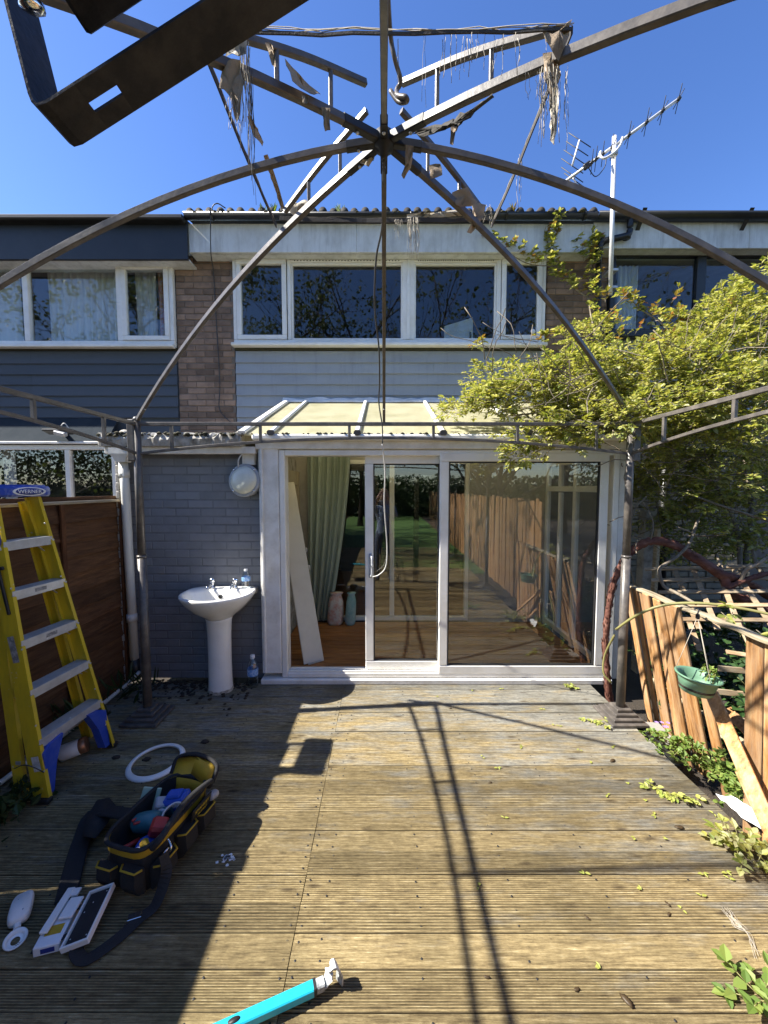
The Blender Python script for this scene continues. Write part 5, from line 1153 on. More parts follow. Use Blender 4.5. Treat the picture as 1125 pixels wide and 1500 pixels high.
m = MB(); m.box((0, 0, .05), (.22, .42, .04)); m.build('bag_floor', 'bag_black', tb)
# the flap thrown open at the far end, outer pockets, handle bar
m = MB(); m.loft([[V((-.13 + .26 * k / 11, .235 + .02 * math.sin(k * .5) + o, z + .03 * math.sin(math.pi * k / 11))) for k in range(12)] + [V((.13 - .26 * k / 11, .245 + .02 * math.sin(k * .5) + o, z + .03 * math.sin(math.pi * k / 11))) for k in range(12)] for z, o in ((.24, 0), (.29, .03), (.33, .05))]); m.build('end_flap', 'bag_yellow', tb)
m = MB(); m.tube(spline([(-.14, .24, .25), (-.13, .29, .33), (0, .30, .37), (.13, .29, .33), (.14, .24, .25)], 6), .013, 8); m.build('flap_binding', 'bag_black', tb)
for k, (yy, w, h) in enumerate(((-.15, .13, .13), (.0, .12, .15), (.14, .13, .14))):
    m = MB(); m.loft([[V((.145 + d * (1 if abs(t) < .9 else .2), yy + w / 2 * t, z)) for t in (-1, -.7, 0, .7, 1)] + [V((.138, yy + w / 2 * t, z)) for t in (1, 0, -1)] for z, d in ((.03, .02), (.08, .05), (.03 + h, .045))], smooth=False); p = m.build('side_pocket', 'bag_black', tb)
    m = MB(); m.tube([V((.147 + .045 * (1 if abs(t) < .9 else .2), yy + w / 2 * t, .032 + h)) for t in (-1, -.7, 0, .7, 1)], .005, 6); m.build('pocket_piping', 'bag_yellow', p)
for k, (xx, w, h) in enumerate(((-.07, .11, .12), (.07, .11, .14))):
    m = MB(); m.loft([[V((xx + w / 2 * t, -.238 - d * (1 if abs(t) < .9 else .2), z)) for t in (-1, -.7, 0, .7, 1)] + [V((xx + w / 2 * t, -.232, z)) for t in (1, 0, -1)] for z, d in ((.03, .02), (.08, .04), (.03 + h, .035))], smooth=False); p = m.build('side_pocket', 'bag_black', tb)
    m = MB(); m.tube([V((xx + w / 2 * t, -.24 - .035 * (1 if abs(t) < .9 else .2), .032 + h)) for t in (-1, -.7, 0, .7, 1)], .005, 6); m.build('pocket_piping', 'bag_yellow', p)
m = MB(); m.tube(spline([(.14, -.2, .25), (.17, -.17, .30), (.155, .0, .335), (.165, .18, .31), (.14, .21, .25)], 6), .016, 10); m.build('handle_bar', 'bag_black', tb)
m = MB(); m.box((.172, .10, .215), (.008, .15, .085), (0, R(12), 0), .004); nb = m.build('name_patch', 'rubber_black', tb)
TM = Matrix.Translation((.1785, .10, .226)) @ Euler((0, R(12), 0)).to_matrix().to_4x4() @ Matrix(((0, 0, 1, 0), (1, 0, 0, 0), (0, 1, 0, 0), (0, 0, 0, 1)))
text('lettering', 'STANLEY', .027, 'print_yellow', nb, TM); text('lettering', 'FATMAX', .019, 'print_yellow', nb, Matrix.Translation((0, 0, -.027)) @ TM)
m = MB(); m.tube(spline([(.165, -.13, .24), (.19, -.14, .21), (.185, -.15, .185), (.17, -.165, .19), (.175, -.14, .2)], 5), .005, 6); m.build('snap_hook', 'chrome', tb)
m = MB(); m.lathe([(.02, 0), (.026, .01), (.026, .05), (.02, .06)], 12, (.16, .24, .18), Euler((R(70), 0, 0)).to_matrix()); m.build('tape_pouch', 'lamp_grey', tb)
# shoulder strap trailing on the boards, with its pad
def wl_(p): q = local(tb, p); return V((q.x / tb.scale.x, q.y / tb.scale.y, q.z / tb.scale.z))
m = MB(); m.rect([wl_(p) for p in spline([(bx_ + .13, by_ - .2, .17), at(243, 1280, Z=.10), at(228, 1325, Z=.02), at(205, 1345, Z=.012), at(172, 1375, Z=.01), at(128, 1405, Z=.008), at(112, 1395, Z=.02), at(118, 1380, Z=.012)], 6)], .05, .004, up=(.1, .1, 1)); sp_ = m.build('shoulder_strap', 'bag_black', tb)
q = at(197, 1342, Z=.016); m = MB(); m.box(wl_(q), (.055, .03, .008), (0, 0, R(35)), .002); m.build('strap_buckle', 'chrome', sp_)
m = MB(); m.rect([wl_(p) for p in spline([(bx_ - .14, by_ + .02, .15), at(140, 1190, Z=.06), at(120, 1230, Z=.03), at(108, 1270, Z=.02), at(96, 1320, Z=.015)], 6)], .085, .018, up=(.1, .1, 1), c=.3); m.build('strap_pad', 'bag_black', tb)
m = MB(); m.loft([[wl_(at(px, py, Z=z)) for px, py in ((120, 1225), (128, 1195), (142, 1172), (160, 1168), (170, 1180), (158, 1205), (140, 1228))] for z in (.004, .07, .085)]); m.build('side_pouch', 'bag_black', tb)
# tools in the bag
def in_bag(x, y, z): return tuple(Matrix.LocRotScale(tb.location, tb.rotation_euler, tb.scale) @ V((x, y, z)))
RZ = tb.rotation_euler.z
d1 = thing('cordless_drill', 'teal cordless drill lying in the open tool bag', 'drill', in_bag(-.06, -.05, .20), (R(0), R(-12), RZ + R(10)))
m = MB(); m.loft([[V((x, r * math.cos(t), r * math.sin(t) * 1.05)) for t in [2 * math.pi * k / 18 for k in range(18)]] for x, r in ((.085, .02), (.08, .034), (.05, .042), (0, .042), (-.03, .038), (-.045, .028))]); m.build('motor_housing', 'tool_teal', d1)
m = MB(); m.loft([[V((x, r * math.cos(t), r * math.sin(t))) for t in [2 * math.pi * k / 14 for k in range(14)]] for x, r in ((-.04, .024), (-.06, .026), (-.085, .018), (-.095, .010))]); m.build('chuck', 'rubber_black', d1)
m = MB(); m.tube([(-.09, 0, 0), (-.15, 0, .004)], .004, 6); m.build('drill_bit', 'chrome', d1)
m = MB(); m.rect([(.03, 0, -.03), (.06, .05, -.10)], .034, .042, c=.3); m.build('grip', 'rubber_black', d1)
d2 = thing('blue_power_tool', 'blue boxy power tool at the far end of the tool bag', 'power tool', in_bag(.02, .10, .215), (R(8), R(-8), RZ + R(12)))
m = MB(); m.box((0, 0, 0), (.12, .085, .08), ch=.014); m.box((.0, .0, .045), (.07, .05, .02), ch=.006); m.build('housing', 'tool_blue', d2)
m = MB(); m.box((-.03, -.048, 0), (.07, .012, .045), ch=.004); m.tube(spline([(-.07, -.02, -.02), (-.10, -.05, -.01), (-.08, -.09, 0), (-.02, -.08, .01)], 5), .012, 8); m.build('grip', 'tool_teal', d2)
d3 = thing('red_battery', 'red tool battery on its blue charger in the tool bag', 'battery', in_bag(.045, -.07, .19), (R(15), R(20), RZ + R(30)))
m = MB(); m.box((0, .0, .03), (.075, .07, .06), ch=.012); m.build('battery_case', 'tool_red', d3)
m = MB(); m.lathe([(.045, -.03), (.05, -.02), (.045, .0), (.02, .01)], 16, (-.02, -.06, .0)); m.build('charger', 'tool_blue', d3)
d4 = thing('screwdriver', 'red handled screwdriver at the near end of the tool bag', 'screwdriver', in_bag(-.06, -.15, .15), (R(20), R(10), RZ + R(70)))
m = MB(); m.tube([(-.05, 0, 0), (-.03, 0, 0), (.02, 0, 0), (.05, 0, 0)], .013, 10, radii=[.7, 1, .85, 1]); m.build('handle', 'tool_red', d4)
m = MB(); m.tube([(.05, 0, 0), (.14, 0, -.01)], .004, 6); m.build('shaft', 'chrome', d4)
d7 = thing('claw_hammer', 'black handled claw hammer sticking out of the tool bag', 'hammer', in_bag(-.02, .03, .17), (R(25), R(35), RZ + R(100)))
m = MB(); m.tube([(-.09, 0, 0), (.0, 0, 0), (.09, 0, 0)], .013, 8, radii=[1, .8, 1]); m.build('handle', 'rubber_black', d7)
m = MB(); m.box((.10, 0, .0), (.025, .09, .025), ch=.006); m.build('head', 'aluminium', d7)
d8 = thing('pliers', 'red handled pliers lying across the tool bag', 'pliers', in_bag(-.03, -.01, .225), (0, R(8), RZ + R(60)))
for sg in (-1, 1):
    m = MB(); m.tube(spline([(.02, 0, 0), (-.03, sg * .018, 0), (-.09, sg * .012, 0)], 5), .006, 7); m.build('grip', 'tool_red', d8)
m = MB(); m.rect([(.02, 0, 0), (.06, 0, 0)], .022, .012, c=.3); m.build('jaws', 'aluminium', d8)
d9 = MB()
for q in range(5): d9.tube([V((.05 * math.cos(t) * (1 - .06 * q), .04 * math.sin(t) * (1 + .05 * q), .008 * q + .004 * math.sin(t * 2))) for t in [2 * math.pi * k / 20 for k in range(21)]], .005, 5)
tag(d9.build('cable_coil', 'wire_white', None, in_bag(.06, .02, .2), (R(20), R(15), RZ)), 'small coil of pale cable in the tool bag', 'cable')
d10 = thing('tape_measure', 'yellow and black tape measure at the near end of the bag', 'tape measure', in_bag(.06, -.16, .19), (R(10), R(20), RZ + R(-30)))
m = MB(); m.box((0, 0, 0), (.06, .035, .06), ch=.012); m.build('case', 'bag_yellow', d10); m = MB(); m.box((0, 0, 0), (.03, .037, .03), ch=.008); m.build('side_grip', 'rubber_black', d10)
d5 = MB(); d5.box((0, 0, 0), (.09, .012, .16), (R(-25), R(10), 0), .004); tag(d5.build('folded_packet', 'tool_green', None, in_bag(-.15, .07, .17), (0, 0, RZ + R(20))), 'pale green folded packet tucked beside the tool bag', 'packet')
d6 = MB(); d6.box((0, 0, 0), (.07, .06, .05), (.2, .3, .5), .006); tag(d6.build('grey_socket_box', 'lamp_grey', None, in_bag(-.04, .06, .215)), 'small grey box beside the blue tool in the bag', 'box')
# white ring
c = at(229, 1117, Z=0); m = MB(); m.lathe([(.165, .001), (.167, .006), (.160, .014), (.140, .022), (.134, .018), (.136, .004)], 56, c, Euler((R(2), R(-1), 0)).to_matrix(), capb=False, capt=False); m.f.append(()) if False else None
n = 56
m.f += [(5 * n + k, 5 * n + (k + 1) % n, (k + 1) % n, k) for k in range(n)]; m.sm += [True] * n
tag(m.build('white_ring', 'white_pvc'), 'white plastic lamp trim ring lying flat on the deck', 'ring')
# white device with suction foot
c = at(31, 1332, Z=.02); wd1 = thing('white_gadget', 'white rounded plastic gadget with a ring foot on the deck', 'gadget', (c.x, c.y, 0), (0, 0, yaw(40, 1310, 24, 1372)))
m = MB(); rg = []
for z, s in ((.004, .86), (.012, .97), (.024, 1.0), (.036, .97), (.044, .85)):
    rg.append([V((.037 * s * math.copysign(abs(math.cos(t)) ** .55, math.cos(t)), .065 * s * math.copysign(abs(math.sin(t)) ** .55, math.sin(t)), z)) for t in [2 * math.pi * k / 32 for k in range(32)]])
m.loft(rg); bdy = m.build('body', 'white_pvc', wd1)
m = MB(); m.lathe([(.003, 0), (.003, .001)], 10, (.012, -.03, .0435)); m.lathe([(.002, 0), (.002, .001)], 10, (-.012, .028, .0435)); m.build('sensor_dots', 'lamp_grey', bdy)
m = MB(); m.rect([(0, -.06, .02), (.003, -.085, .02)], .022, .016, c=.3); m.build('hinge', 'white_pvc', wd1)
m = MB(); m.lathe([(.014, .01), (.03, .012), (.037, .022), (.034, .026), (.026, .018), (.024, .012)], 26, (.003, -.118, -.006), Euler((R(12), R(6), 0)).to_matrix(), capb=False, capt=False); m.build('ring_foot', 'white_pvc', wd1)
# stack of white boxes and black-edged tray light
c = at(86, 1356, Z=.02); wb = thing('switch_box', 'white cardboard box with yellow and blue print on the deck', 'box', (c.x, c.y, 0), (0, 0, yaw(108, 1315, 72, 1385)))
m = MB(); m.box((0, 0, .02), (.085, .17, .036), ch=.003); m.build('carton', 'sheet_white', wb)
m = MB(); m.box((.002, -.03, .0388), (.055, .035, .001)); m.build('yellow_print', 'bag_yellow', wb); m = MB(); m.box((.005, -.0855, .02), (.045, .001, .018)); m.build('blue_print', 'print_blue', wb); m = MB(); m.box((.03, .055, .0388), (.035, .04, .001)); m.build('yellow_print', 'bag_yellow', wb)
wb2 = thing('switch_plate', 'long thin white cover plate lying on the printed box', 'plate', (c.x - .03, c.y + .035, .042), (0, 0, yaw(90, 1312, 60, 1358)))
m = MB(); m.box((0, 0, .006), (.03, .17, .011), ch=.003); m.build('plate', 'white_pvc', wb2); m = MB(); m.box((.048, .0, .006), (.05, .08, .011), ch=.003); m.build('plate', 'white_pvc', wb2); m = MB(); m.box((.026, .065, .005), (.03, .03, .008)); m.build('plate_link', 'white_pvc', wb2)
c = at(132, 1338, Z=.05); fl2 = thing('tray_light', 'black faced flat lamp with white rim lying propped on the deck', 'lamp', (c.x, c.y, .03), (R(4), R(-14), yaw(148, 1302, 112, 1368)))
m = MB()
for (x, y, sx, sy) in ((0, -.097, .10, .008), (0, .097, .10, .008), (-.046, 0, .008, .186), (.046, 0, .008, .186)): m.box((x, y, .012), (sx, sy, .024), ch=.002)
m.build('rim', 'white_pvc', fl2)
m = MB(); m.box((0, 0, .008), (.084, .186, .012), ch=.002); m.build('face', 'rubber_black', fl2)
m = MB()
for p in ((-.03, -.07), (.03, -.075), (-.01, .05), (.028, .08), (-.028, .02)): m.lathe([(.0022, 0), (.0022, .001)], 8, (p[0], p[1], .0145))
tag(m.build('specks', 'print_white', fl2), kind='stuff')
m = MB(); m.rect([(-.05, -.055, .02), (-.15, -.075, .03), (-.155, .055, .035), (-.05, .045, .02)], .018, .006, up=(0, 0, 1)); m.build('bracket', 'rubber_black', fl2)
# turquoise bar with hooked end
A, B = at(318, 1512, Z=.03), at(462, 1446, Z=.03)
tbz = world_thing('turquoise_bar', 'turquoise box-section metal bar with dark hooked end on the deck', 'bar', tuple((A + B) / 2))
d = (B - A).normalized(); m = MB(); m.rect([A - d * .25, B], .036, .03, c=.12); bb_ = m.build('bar', 'bar_turquoise', tbz)
m = MB(); m.rect([B - d * .004, B + d * .03], .033, .027, c=.15); m.rect(spline([B + d * .02 + V((0, 0, -.005)), B + d * .045 + V((0, 0, .005)), B + d * .05 + V((0, 0, .045)), B + d * .068 + V((0, 0, .055)), B + d * .085 + V((0, 0, .02)), B + d * .085 + V((0, 0, -.022))], 4), .034, .006, up=(.2, .2, 1)); m.build('hooked_end', 'bar_end', tbz)
p = A + d * .05 + V((0, 0, .0155)); m = MB(); m.lathe([(.012, 0), (.012, .0008)], 16, p, Euler((0, 0, math.atan2(d.y, d.x))).to_matrix(), sx=1.6, sy=.7); m.build('hanging_slot', 'rubber_black', bb_)
m = MB(); m.box(B - d * .003 + V((0, 0, .0)), (.012, .037, .031), Matrix.Rotation(math.atan2(d.y, d.x), 3, 'Z'), .002); m.build('end_collar', 'rubber_black', tbz)
# white can below the ladder
c = at(108, 1098, Z=.05); wc = thing('white_can', 'white and copper coloured can lying beneath the ladder', 'can', (c.x, c.y, .055), (0, R(78), R(25)))
m = MB(); m.lathe([(.045, -.07), (.05, -.065), (.05, .03), (.047, .035)], 20); m.build('shell', 'white_pvc', wc); m = MB(); m.lathe([(.048, .036), (.05, .04), (.05, .07), (.044, .074)], 20); m.build('collar', 'copper', wc)
# spilled white paint marks and black debris
def blot(px, py, n, s, mat, name, lab, cat):
    c = at(px, py, Z=0); m = MB()
    for k in range(n):
        q = V((c.x + random.gauss(0, s), c.y + random.gauss(0, s * .6), .0035)); r = rnd(.003, .011); k_ = 9
        ring = [q + V((r * rnd(.5, 1.2) * math.cos(a), r * rnd(.4, 1.0) * math.sin(a), 0)) for a in [2 * math.pi * j / k_ for j in range(k_)]]
        m.prism(ring, (0, 0, .0015))
    return tag(m.build(name, mat), lab, cat, kind='stuff')
blot(332, 1260, 26, .02, 'paint_spill', 'paint_splash', 'dried white paint splash on the deck boards', 'paint')
dm = MB()
for k in range(420):
    p = V((rnd(-2.2, -1.15), 3.40 - abs(random.gauss(0, .16)), .004)); s = rnd(.004, .018)
    dm.lathe([(s, 0), (s * 1.1, s * .3), (s * .5, s * .6)], 5, p)
tag(dm.build('wall_foot_debris', 'soil'), 'dark crumbs of soil and leaf debris below the grey brick wall', 'debris', kind='stuff')
for k, (px, py, s, lab) in enumerate(((215, 1113, .03, 'dark clod of mud beside the white ring'), (300, 1087, .03, 'dark clod of mud on the shaded deck, far from the ladder'), (170, 1110, .028, 'dark clod of mud between ladder foot and white ring'))):
    p = at(px, py, Z=0); m = MB(); m.loft([[p + V((s * q * math.cos(t) * rnd(.7, 1.2), s * q * .7 * math.sin(t) * rnd(.7, 1.2), z)) for t in [2 * math.pi * j / 10 for j in range(10)]] for q, z in ((1, .001), (.9, .008), (.4, .012))]); tag(m.build('mud_clod', 'soil'), lab, 'mud')

# ------------------------------------------------------------------ hanging basket
hb = world_thing('hanging_basket', 'green plastic hanging basket in front of the broken pickets', 'hanging basket', tuple(at(1021, 990, Y=2.12)))
c = at(1021, 1000, Y=2.10); Mt = Euler((R(2), R(5), 0)).to_matrix()
m = MB(); m.lathe([(q_ * .84, z_ * .84) for q_, z_ in [(.085, -.062), (.092, -.055), (.10, -.01), (.103, -.006), (.108, .02), (.112, .04), (.128, .045), (.13, .053), (.122, .056), (.108, .047), (.10, .0), (.088, -.05)]], 36, c, Mt); m.build('bowl', 'basket_green', hb)
m = MB(); m.lathe([(.002, -.02), (.083, -.018), (.082, -.03)], 30, c, Mt); m.build('compost', 'soil', hb)
top = at(1022, 903, Y=2.16)
for k, a in enumerate((20, 140, 262)):
    p = c + Mt @ V((.104 * math.cos(R(a)), .104 * math.sin(R(a)), .042)); m = MB(); m.tube([p, p.lerp(top, .5) + V((0, 0, -.004)), top], .0016, 5); m.build('hanger_wire', 'strand', hb)
m = MB(); m.tube(spline([top, top + V((.0, .0, .02)), top + V((.012, .01, .035)), top + V((0, .02, .045)), top + V((-.01, .01, .035))], 5), .004, 6); m.box(top, (.018, .018, .03), ch=.004); m.build('hook', 'rubber_black', hb)
lm, tw_ = MB(), MB()
for k in range(5): sprig(lm, c + Mt @ V((.05, rnd(-.05, .05), .02)), V((rnd(-.1, .5), rnd(-.3, .3), 1)), 3, .028, .010, .022, tw_)
lm.build('seedling_leaves', 'weed_leaf', hb); tw_.build('seedling_stems', 'cane', hb)
# ------------------------------------------------------------------ the climbing vine
vn = world_thing('climbing_vine', 'large yellow green climbing vine sprawling over the gazebo corner', 'vine', (1.95, 3.2, GZ))
def rough_tube(pts, radii, mat, name, root, n=10, j=.24):
    P = spline(pts, 7); m = MB(); K = len(P) - 1; rows = []
    for k, p in enumerate(P):
        t = (P[min(k + 1, K)] - P[max(k - 1, 0)]).normalized(); s = t.cross(V((.2, 1, .3))).normalized(); u = s.cross(t)
        f = k / K * (len(radii) - 1); i = min(int(f), len(radii) - 2); r = radii[i] + (radii[i + 1] - radii[i]) * (f - i)
        rows.append([p + (s * math.cos(a) + u * math.sin(a)) * r * rnd(1 - j, 1 + j) for a in [2 * math.pi * q / n for q in range(n)]])
    m.loft(rows); return m.build(name, mat, root)
tr1 = [(1.96, 3.20, GZ), at(890, 1000, Y=3.17), at(887, 940, Y=3.15), at(893, 880, Y=3.13), at(905, 838, Y=3.1), at(925, 808, Y=3.1), at(952, 793, Y=3.05), at(985, 797, Y=3.0), at(1020, 818, Y=2.95), at(1058, 842, Y=2.92), at(1085, 850, Y=2.95), at(1140, 880, Y=3.0)]
rough_tube(tr1, [.03, .026, .024, .022, .022, .026, .03, .033, .037, .038, .036, .03], 'bark_red', 'trunk', vn)
rough_tube([at(1058, 842, Y=2.92), at(1072, 868, Y=2.9), at(1100, 882, Y=2.85), at(1140, 905, Y=2.8)], [.03, .032, .032, .03], 'bark_red', 'limb', vn)
rough_tube([at(1063, 862, Y=2.9), at(1090, 850, Y=2.88), at(1115, 842, Y=2.9), at(1150, 835, Y=2.9)], [.02, .02, .018, .015], 'bark_red', 'limb', vn)
sh = MB()
Pq = spline(tr1, 9)
for k in range(520):
    iq = random.randrange(4, len(Pq) - 1); p = Pq[iq]; tq = (Pq[iq + 1] - p).normalized(); t = rdir(); t = (t - tq * t.dot(tq)).normalized(); leaf(sh, p + t * .027, tq * random.choice((-1, 1)) + t * rnd(.0, .35), t, rnd(.02, .065), rnd(.003, .007))
tag(sh.build('bark_shreds', 'bark_red', vn), kind='stuff')
for pts, r in (([at(1022, 762, Y=3.0), at(1010, 795, Y=2.95), at(992, 815, Y=2.92), at(976, 825, Y=2.9)], (.010, .011, .012, .012)), ([at(976, 825, Y=2.9), at(966, 835, Y=2.88), at(972, 858, Y=2.86), at(990, 868, Y=2.8), at(1020, 885, Y=2.6)], (.013, .013, .012, .012, .01)),
    ([at(1083, 858, Y=2.9), at(1092, 836, Y=2.85), at(1112, 825, Y=2.8), at(1150, 800, Y=2.8)], (.014, .014, .012, .012)), ([at(1000, 720, Y=3.1), at(1060, 742, Y=3.0), at(1130, 764, Y=2.9)], (.006, .009, .011)), ([at(994, 772, Y=3.0), at(1022, 784, Y=2.95)], (.004, .004)),
    ([at(1100, 800, Y=3.2), at(1110, 830, Y=3.1), at(1125, 850, Y=3.0)], (.012, .013, .012)), ([at(1050, 812, Y=3.1), at(1055, 830, Y=3.0), at(1062, 842, Y=2.95)], (.008, .01, .012)), ([at(968, 833, Y=2.9), at(1008, 831, Y=2.85)], (.004, .004)), ([at(975, 858, Y=2.86), at(1040, 845, Y=2.9)], (.004, .004)),
    ([at(930, 745, Y=3.5), at(918, 800, Y=3.4), at(928, 850, Y=3.4), at(935, 880, Y=3.4)], (.008, .009, .009, .009)), ([at(1085, 842, Y=3.2), at(1078, 770, Y=3.4), at(1040, 700, Y=3.6), at(980, 640, Y=3.7), at(900, 600, Y=3.7)], (.02, .018, .016, .014, .01)),
    ([at(1090, 842, Y=3.2), at(1100, 740, Y=3.5), at(1080, 640, Y=3.8), at(1020, 540, Y=3.9)], (.022, .02, .016, .012)), ([at(1000, 640, Y=3.7), at(940, 600, Y=3.6), at(840, 600, Y=3.5), at(740, 610, Y=3.5)], (.014, .012, .01, .006)),
    ([at(900, 560, Y=4.0), at(872, 490, Y=4.4), at(862, 430, Y=4.7), at(868, 380, Y=4.75), at(864, 335, Y=4.72)], (.01, .009, .008, .006, .004)), ([at(866, 440, Y=4.7), at(830, 410, Y=4.72), at(800, 350, Y=4.7), at(800, 330, Y=4.7)], (.008, .006, .005, .003)), ([at(815, 390, Y=4.7), at(770, 385, Y=4.75), at(720, 352, Y=4.72), at(705, 345, Y=4.7)], (.006, .005, .004, .003)),
    ([at(1010, 540, Y=3.9), at(975, 480, Y=4.0), at(935, 450, Y=4.1), at(915, 425, Y=4.1)], (.01, .008, .006, .003)), ([at(1080, 500, Y=3.8), at(1010, 465, Y=3.8), at(960, 470, Y=3.9)], (.008, .006, .004)), ([at(860, 610, Y=3.3), at(800, 640, Y=3.0), at(760, 668, Y=2.9)], (.006, .005, .003))):
    rough_tube(pts, r, 'bark_grey', 'branch', vn, 7, .1)
rough_tube([at(902, 922, Y=2.62), at(935, 900, Y=2.5), at(975, 886, Y=2.4), at(1030, 884, Y=2.3), at(1090, 892, Y=2.2), at(1150, 905, Y=2.1)], (.008, .009, .009, .009, .009, .008), 'cane', 'green_cane', vn, 8, .05)
rough_tube([at(895, 1000, Y=2.9), at(884, 985, Y=2.92), at(886, 960, Y=2.92), at(900, 930, Y=2.8)], (.008, .008, .008, .008), 'cane', 'green_cane', vn, 8, .05)
lm, tips, tw_ = MB(), MB(), MB()
def blob(px, py, Y, rx, ry, rz, n, ln=.038, up_bias=.25, shell=.35):
    c = at(px, py, Y=Y); n = int(n * 1.9)
    for k in range(n):
        d = rdir(); r = (shell + (1 - shell) * random.random()) ** .6
        p = c + V((d.x * rx, d.y * ry, d.z * rz)) * r
        if p.x < 1.45 and p.z < 2.42 and p.y > 3.25: continue
        # clumps: skip where a coarse wave is low, so that gaps open
        if math.sin(p.x * 9 + 1.3 * math.sin(p.y * 5)) * math.sin(p.z * 11 + p.x * 3) * math.cos(p.y * 7) < -.16: continue
        o = (d * .7 + V((-.35, -.15, up_bias)) + rdir() * .7)
        s = random.choice((.6, .75, .9, 1.0, 1.15, 1.45)); sprig(lm, p, o, random.choice((2, 3, 3, 4)), ln * s, ln * .31 * s, ln * .62, tw_)
blob(985, 560, 3.55, .95, .70, .34, 1300); blob(1075, 500, 3.6, .62, .7, .40, 900); blob(1120, 440, 3.7, .35, .5, .34, 420)
blob(850, 565, 3.45, .62, .5, .24, 760); blob(760, 590, 3.4, .45, .4, .17, 420); blob(690, 606, 3.45, .32, .32, .10, 170); blob(720, 555, 3.7, .25, .3, .10, 70)
blob(960, 610, 3.2, .55, .5, .16, 420); blob(880, 620, 3.0, .5, .35, .12, 260); blob(1080, 590, 3.0, .5, .5, .25, 500)
blob(1090, 700, 3.6, .6, .5, .32, 420); blob(1040, 660, 3.2, .5, .4, .14, 240); blob(1060, 760, 3.6, .5, .4, .25, 260); blob(960, 690, 3.7, .4, .4, .25, 220); blob(1090, 800, 3.4, .4, .3, .12, 90); blob(945, 730, 3.7, .25, .3, .35, 190); blob(1000, 780, 3.8, .4, .3, .3, 160); blob(1100, 650, 4.2, .8, .4, .5, 420)
blob(870, 500, 4.4, .35, .3, .22, 150); blob(770, 640, 2.95, .2, .15, .06, 40); blob(757, 668, 2.9, .10, .08, .03, 16); blob(820, 655, 3.0, .25, .15, .05, 30)
for pts, n in (([at(868, 470, Y=4.6), at(866, 400, Y=4.7), at(872, 350, Y=4.7)], 36), ([at(845, 425, Y=4.7), at(815, 400, Y=4.7), at(806, 360, Y=4.7), at(818, 320, Y=4.66)], 44), ([at(790, 390, Y=4.72), at(760, 365, Y=4.7), at(712, 345, Y=4.7)], 16), ([at(858, 380, Y=4.7), at(850, 355, Y=4.7)], 8),
    ([at(985, 490, Y=4.0), at(945, 455, Y=4.1), at(905, 430, Y=4.1)], 18), ([at(1010, 470, Y=3.8), at(960, 465, Y=3.9)], 12), ([at(840, 480, Y=4.5), at(785, 500, Y=4.6)], 10), ([at(705, 505, Y=4.4), at(690, 500, Y=4.4)], 5)):
    P = spline(pts, 8)
    for k in range(int(n * 1.9)):
        p = random.choice(P); sprig(lm if random.random() < .8 else tips, p + rdir() * .04, V((rnd(-.8, .6), -.6, rnd(-.3, .7))), 2, .055, .017, .03, tw_)
for k in range(34):
    c = at(rnd(880, 1120), rnd(430, 560), Y=rnd(3.3, 3.9)); sprig(tips, c, V((rnd(-.6, .3), -.4, .9)), 3, .05, .014, .03, tw_)
for (px, py, Y, n) in ((1000, 715, 3.0, 5), (1040, 690, 2.95, 5), (1025, 752, 3.0, 4), (1085, 705, 2.8, 6), (1040, 775, 2.95, 4), (1065, 895, 2.25, 3), (1110, 925, 2.2, 3), (1075, 720, 3.0, 5), (1110, 760, 2.9, 4)):
    for k in range(n): sprig(lm, at(px + rnd(-14, 14), py + rnd(-12, 12), Y=Y), V((rnd(-.8, .8), -.6, rnd(-.3, .3))), 2, .055, .016, .03, tw_)
lm.build('foliage', 'vine_leaf', vn); tips.build('tip_foliage', 'vine_tip', vn); tag(tw_.build('twigs', 'bark_grey', vn), kind='stuff')
# bare twigs inside
m = MB()
for k in range(90):
    a = at(rnd(900, 1120), rnd(610, 800), Y=rnd(2.9, 3.9)); d = V((rnd(-1, 1), rnd(-.4, .4), rnd(-.4, .5))); pts = [a]
    for j in range(4): d = (d + rdir() * .35).normalized(); pts.append(pts[-1] + d * rnd(.05, .12))
    m.tube(pts, rnd(.002, .005), 4)
for k in range(110):
    a = at(rnd(700, 1120), rnd(500, 630), Y=rnd(2.9, 3.3)); d = V((rnd(-1, .4), rnd(-.5, .1), rnd(-.3, .6))); pts = [a]
    for j in range(5): d = (d + rdir() * .3).normalized(); pts.append(pts[-1] + d * rnd(.05, .11))
    m.tube(pts, rnd(.002, .0045), 4)
tag(m.build('bare_twigs', 'bark_grey', vn), kind='stuff')

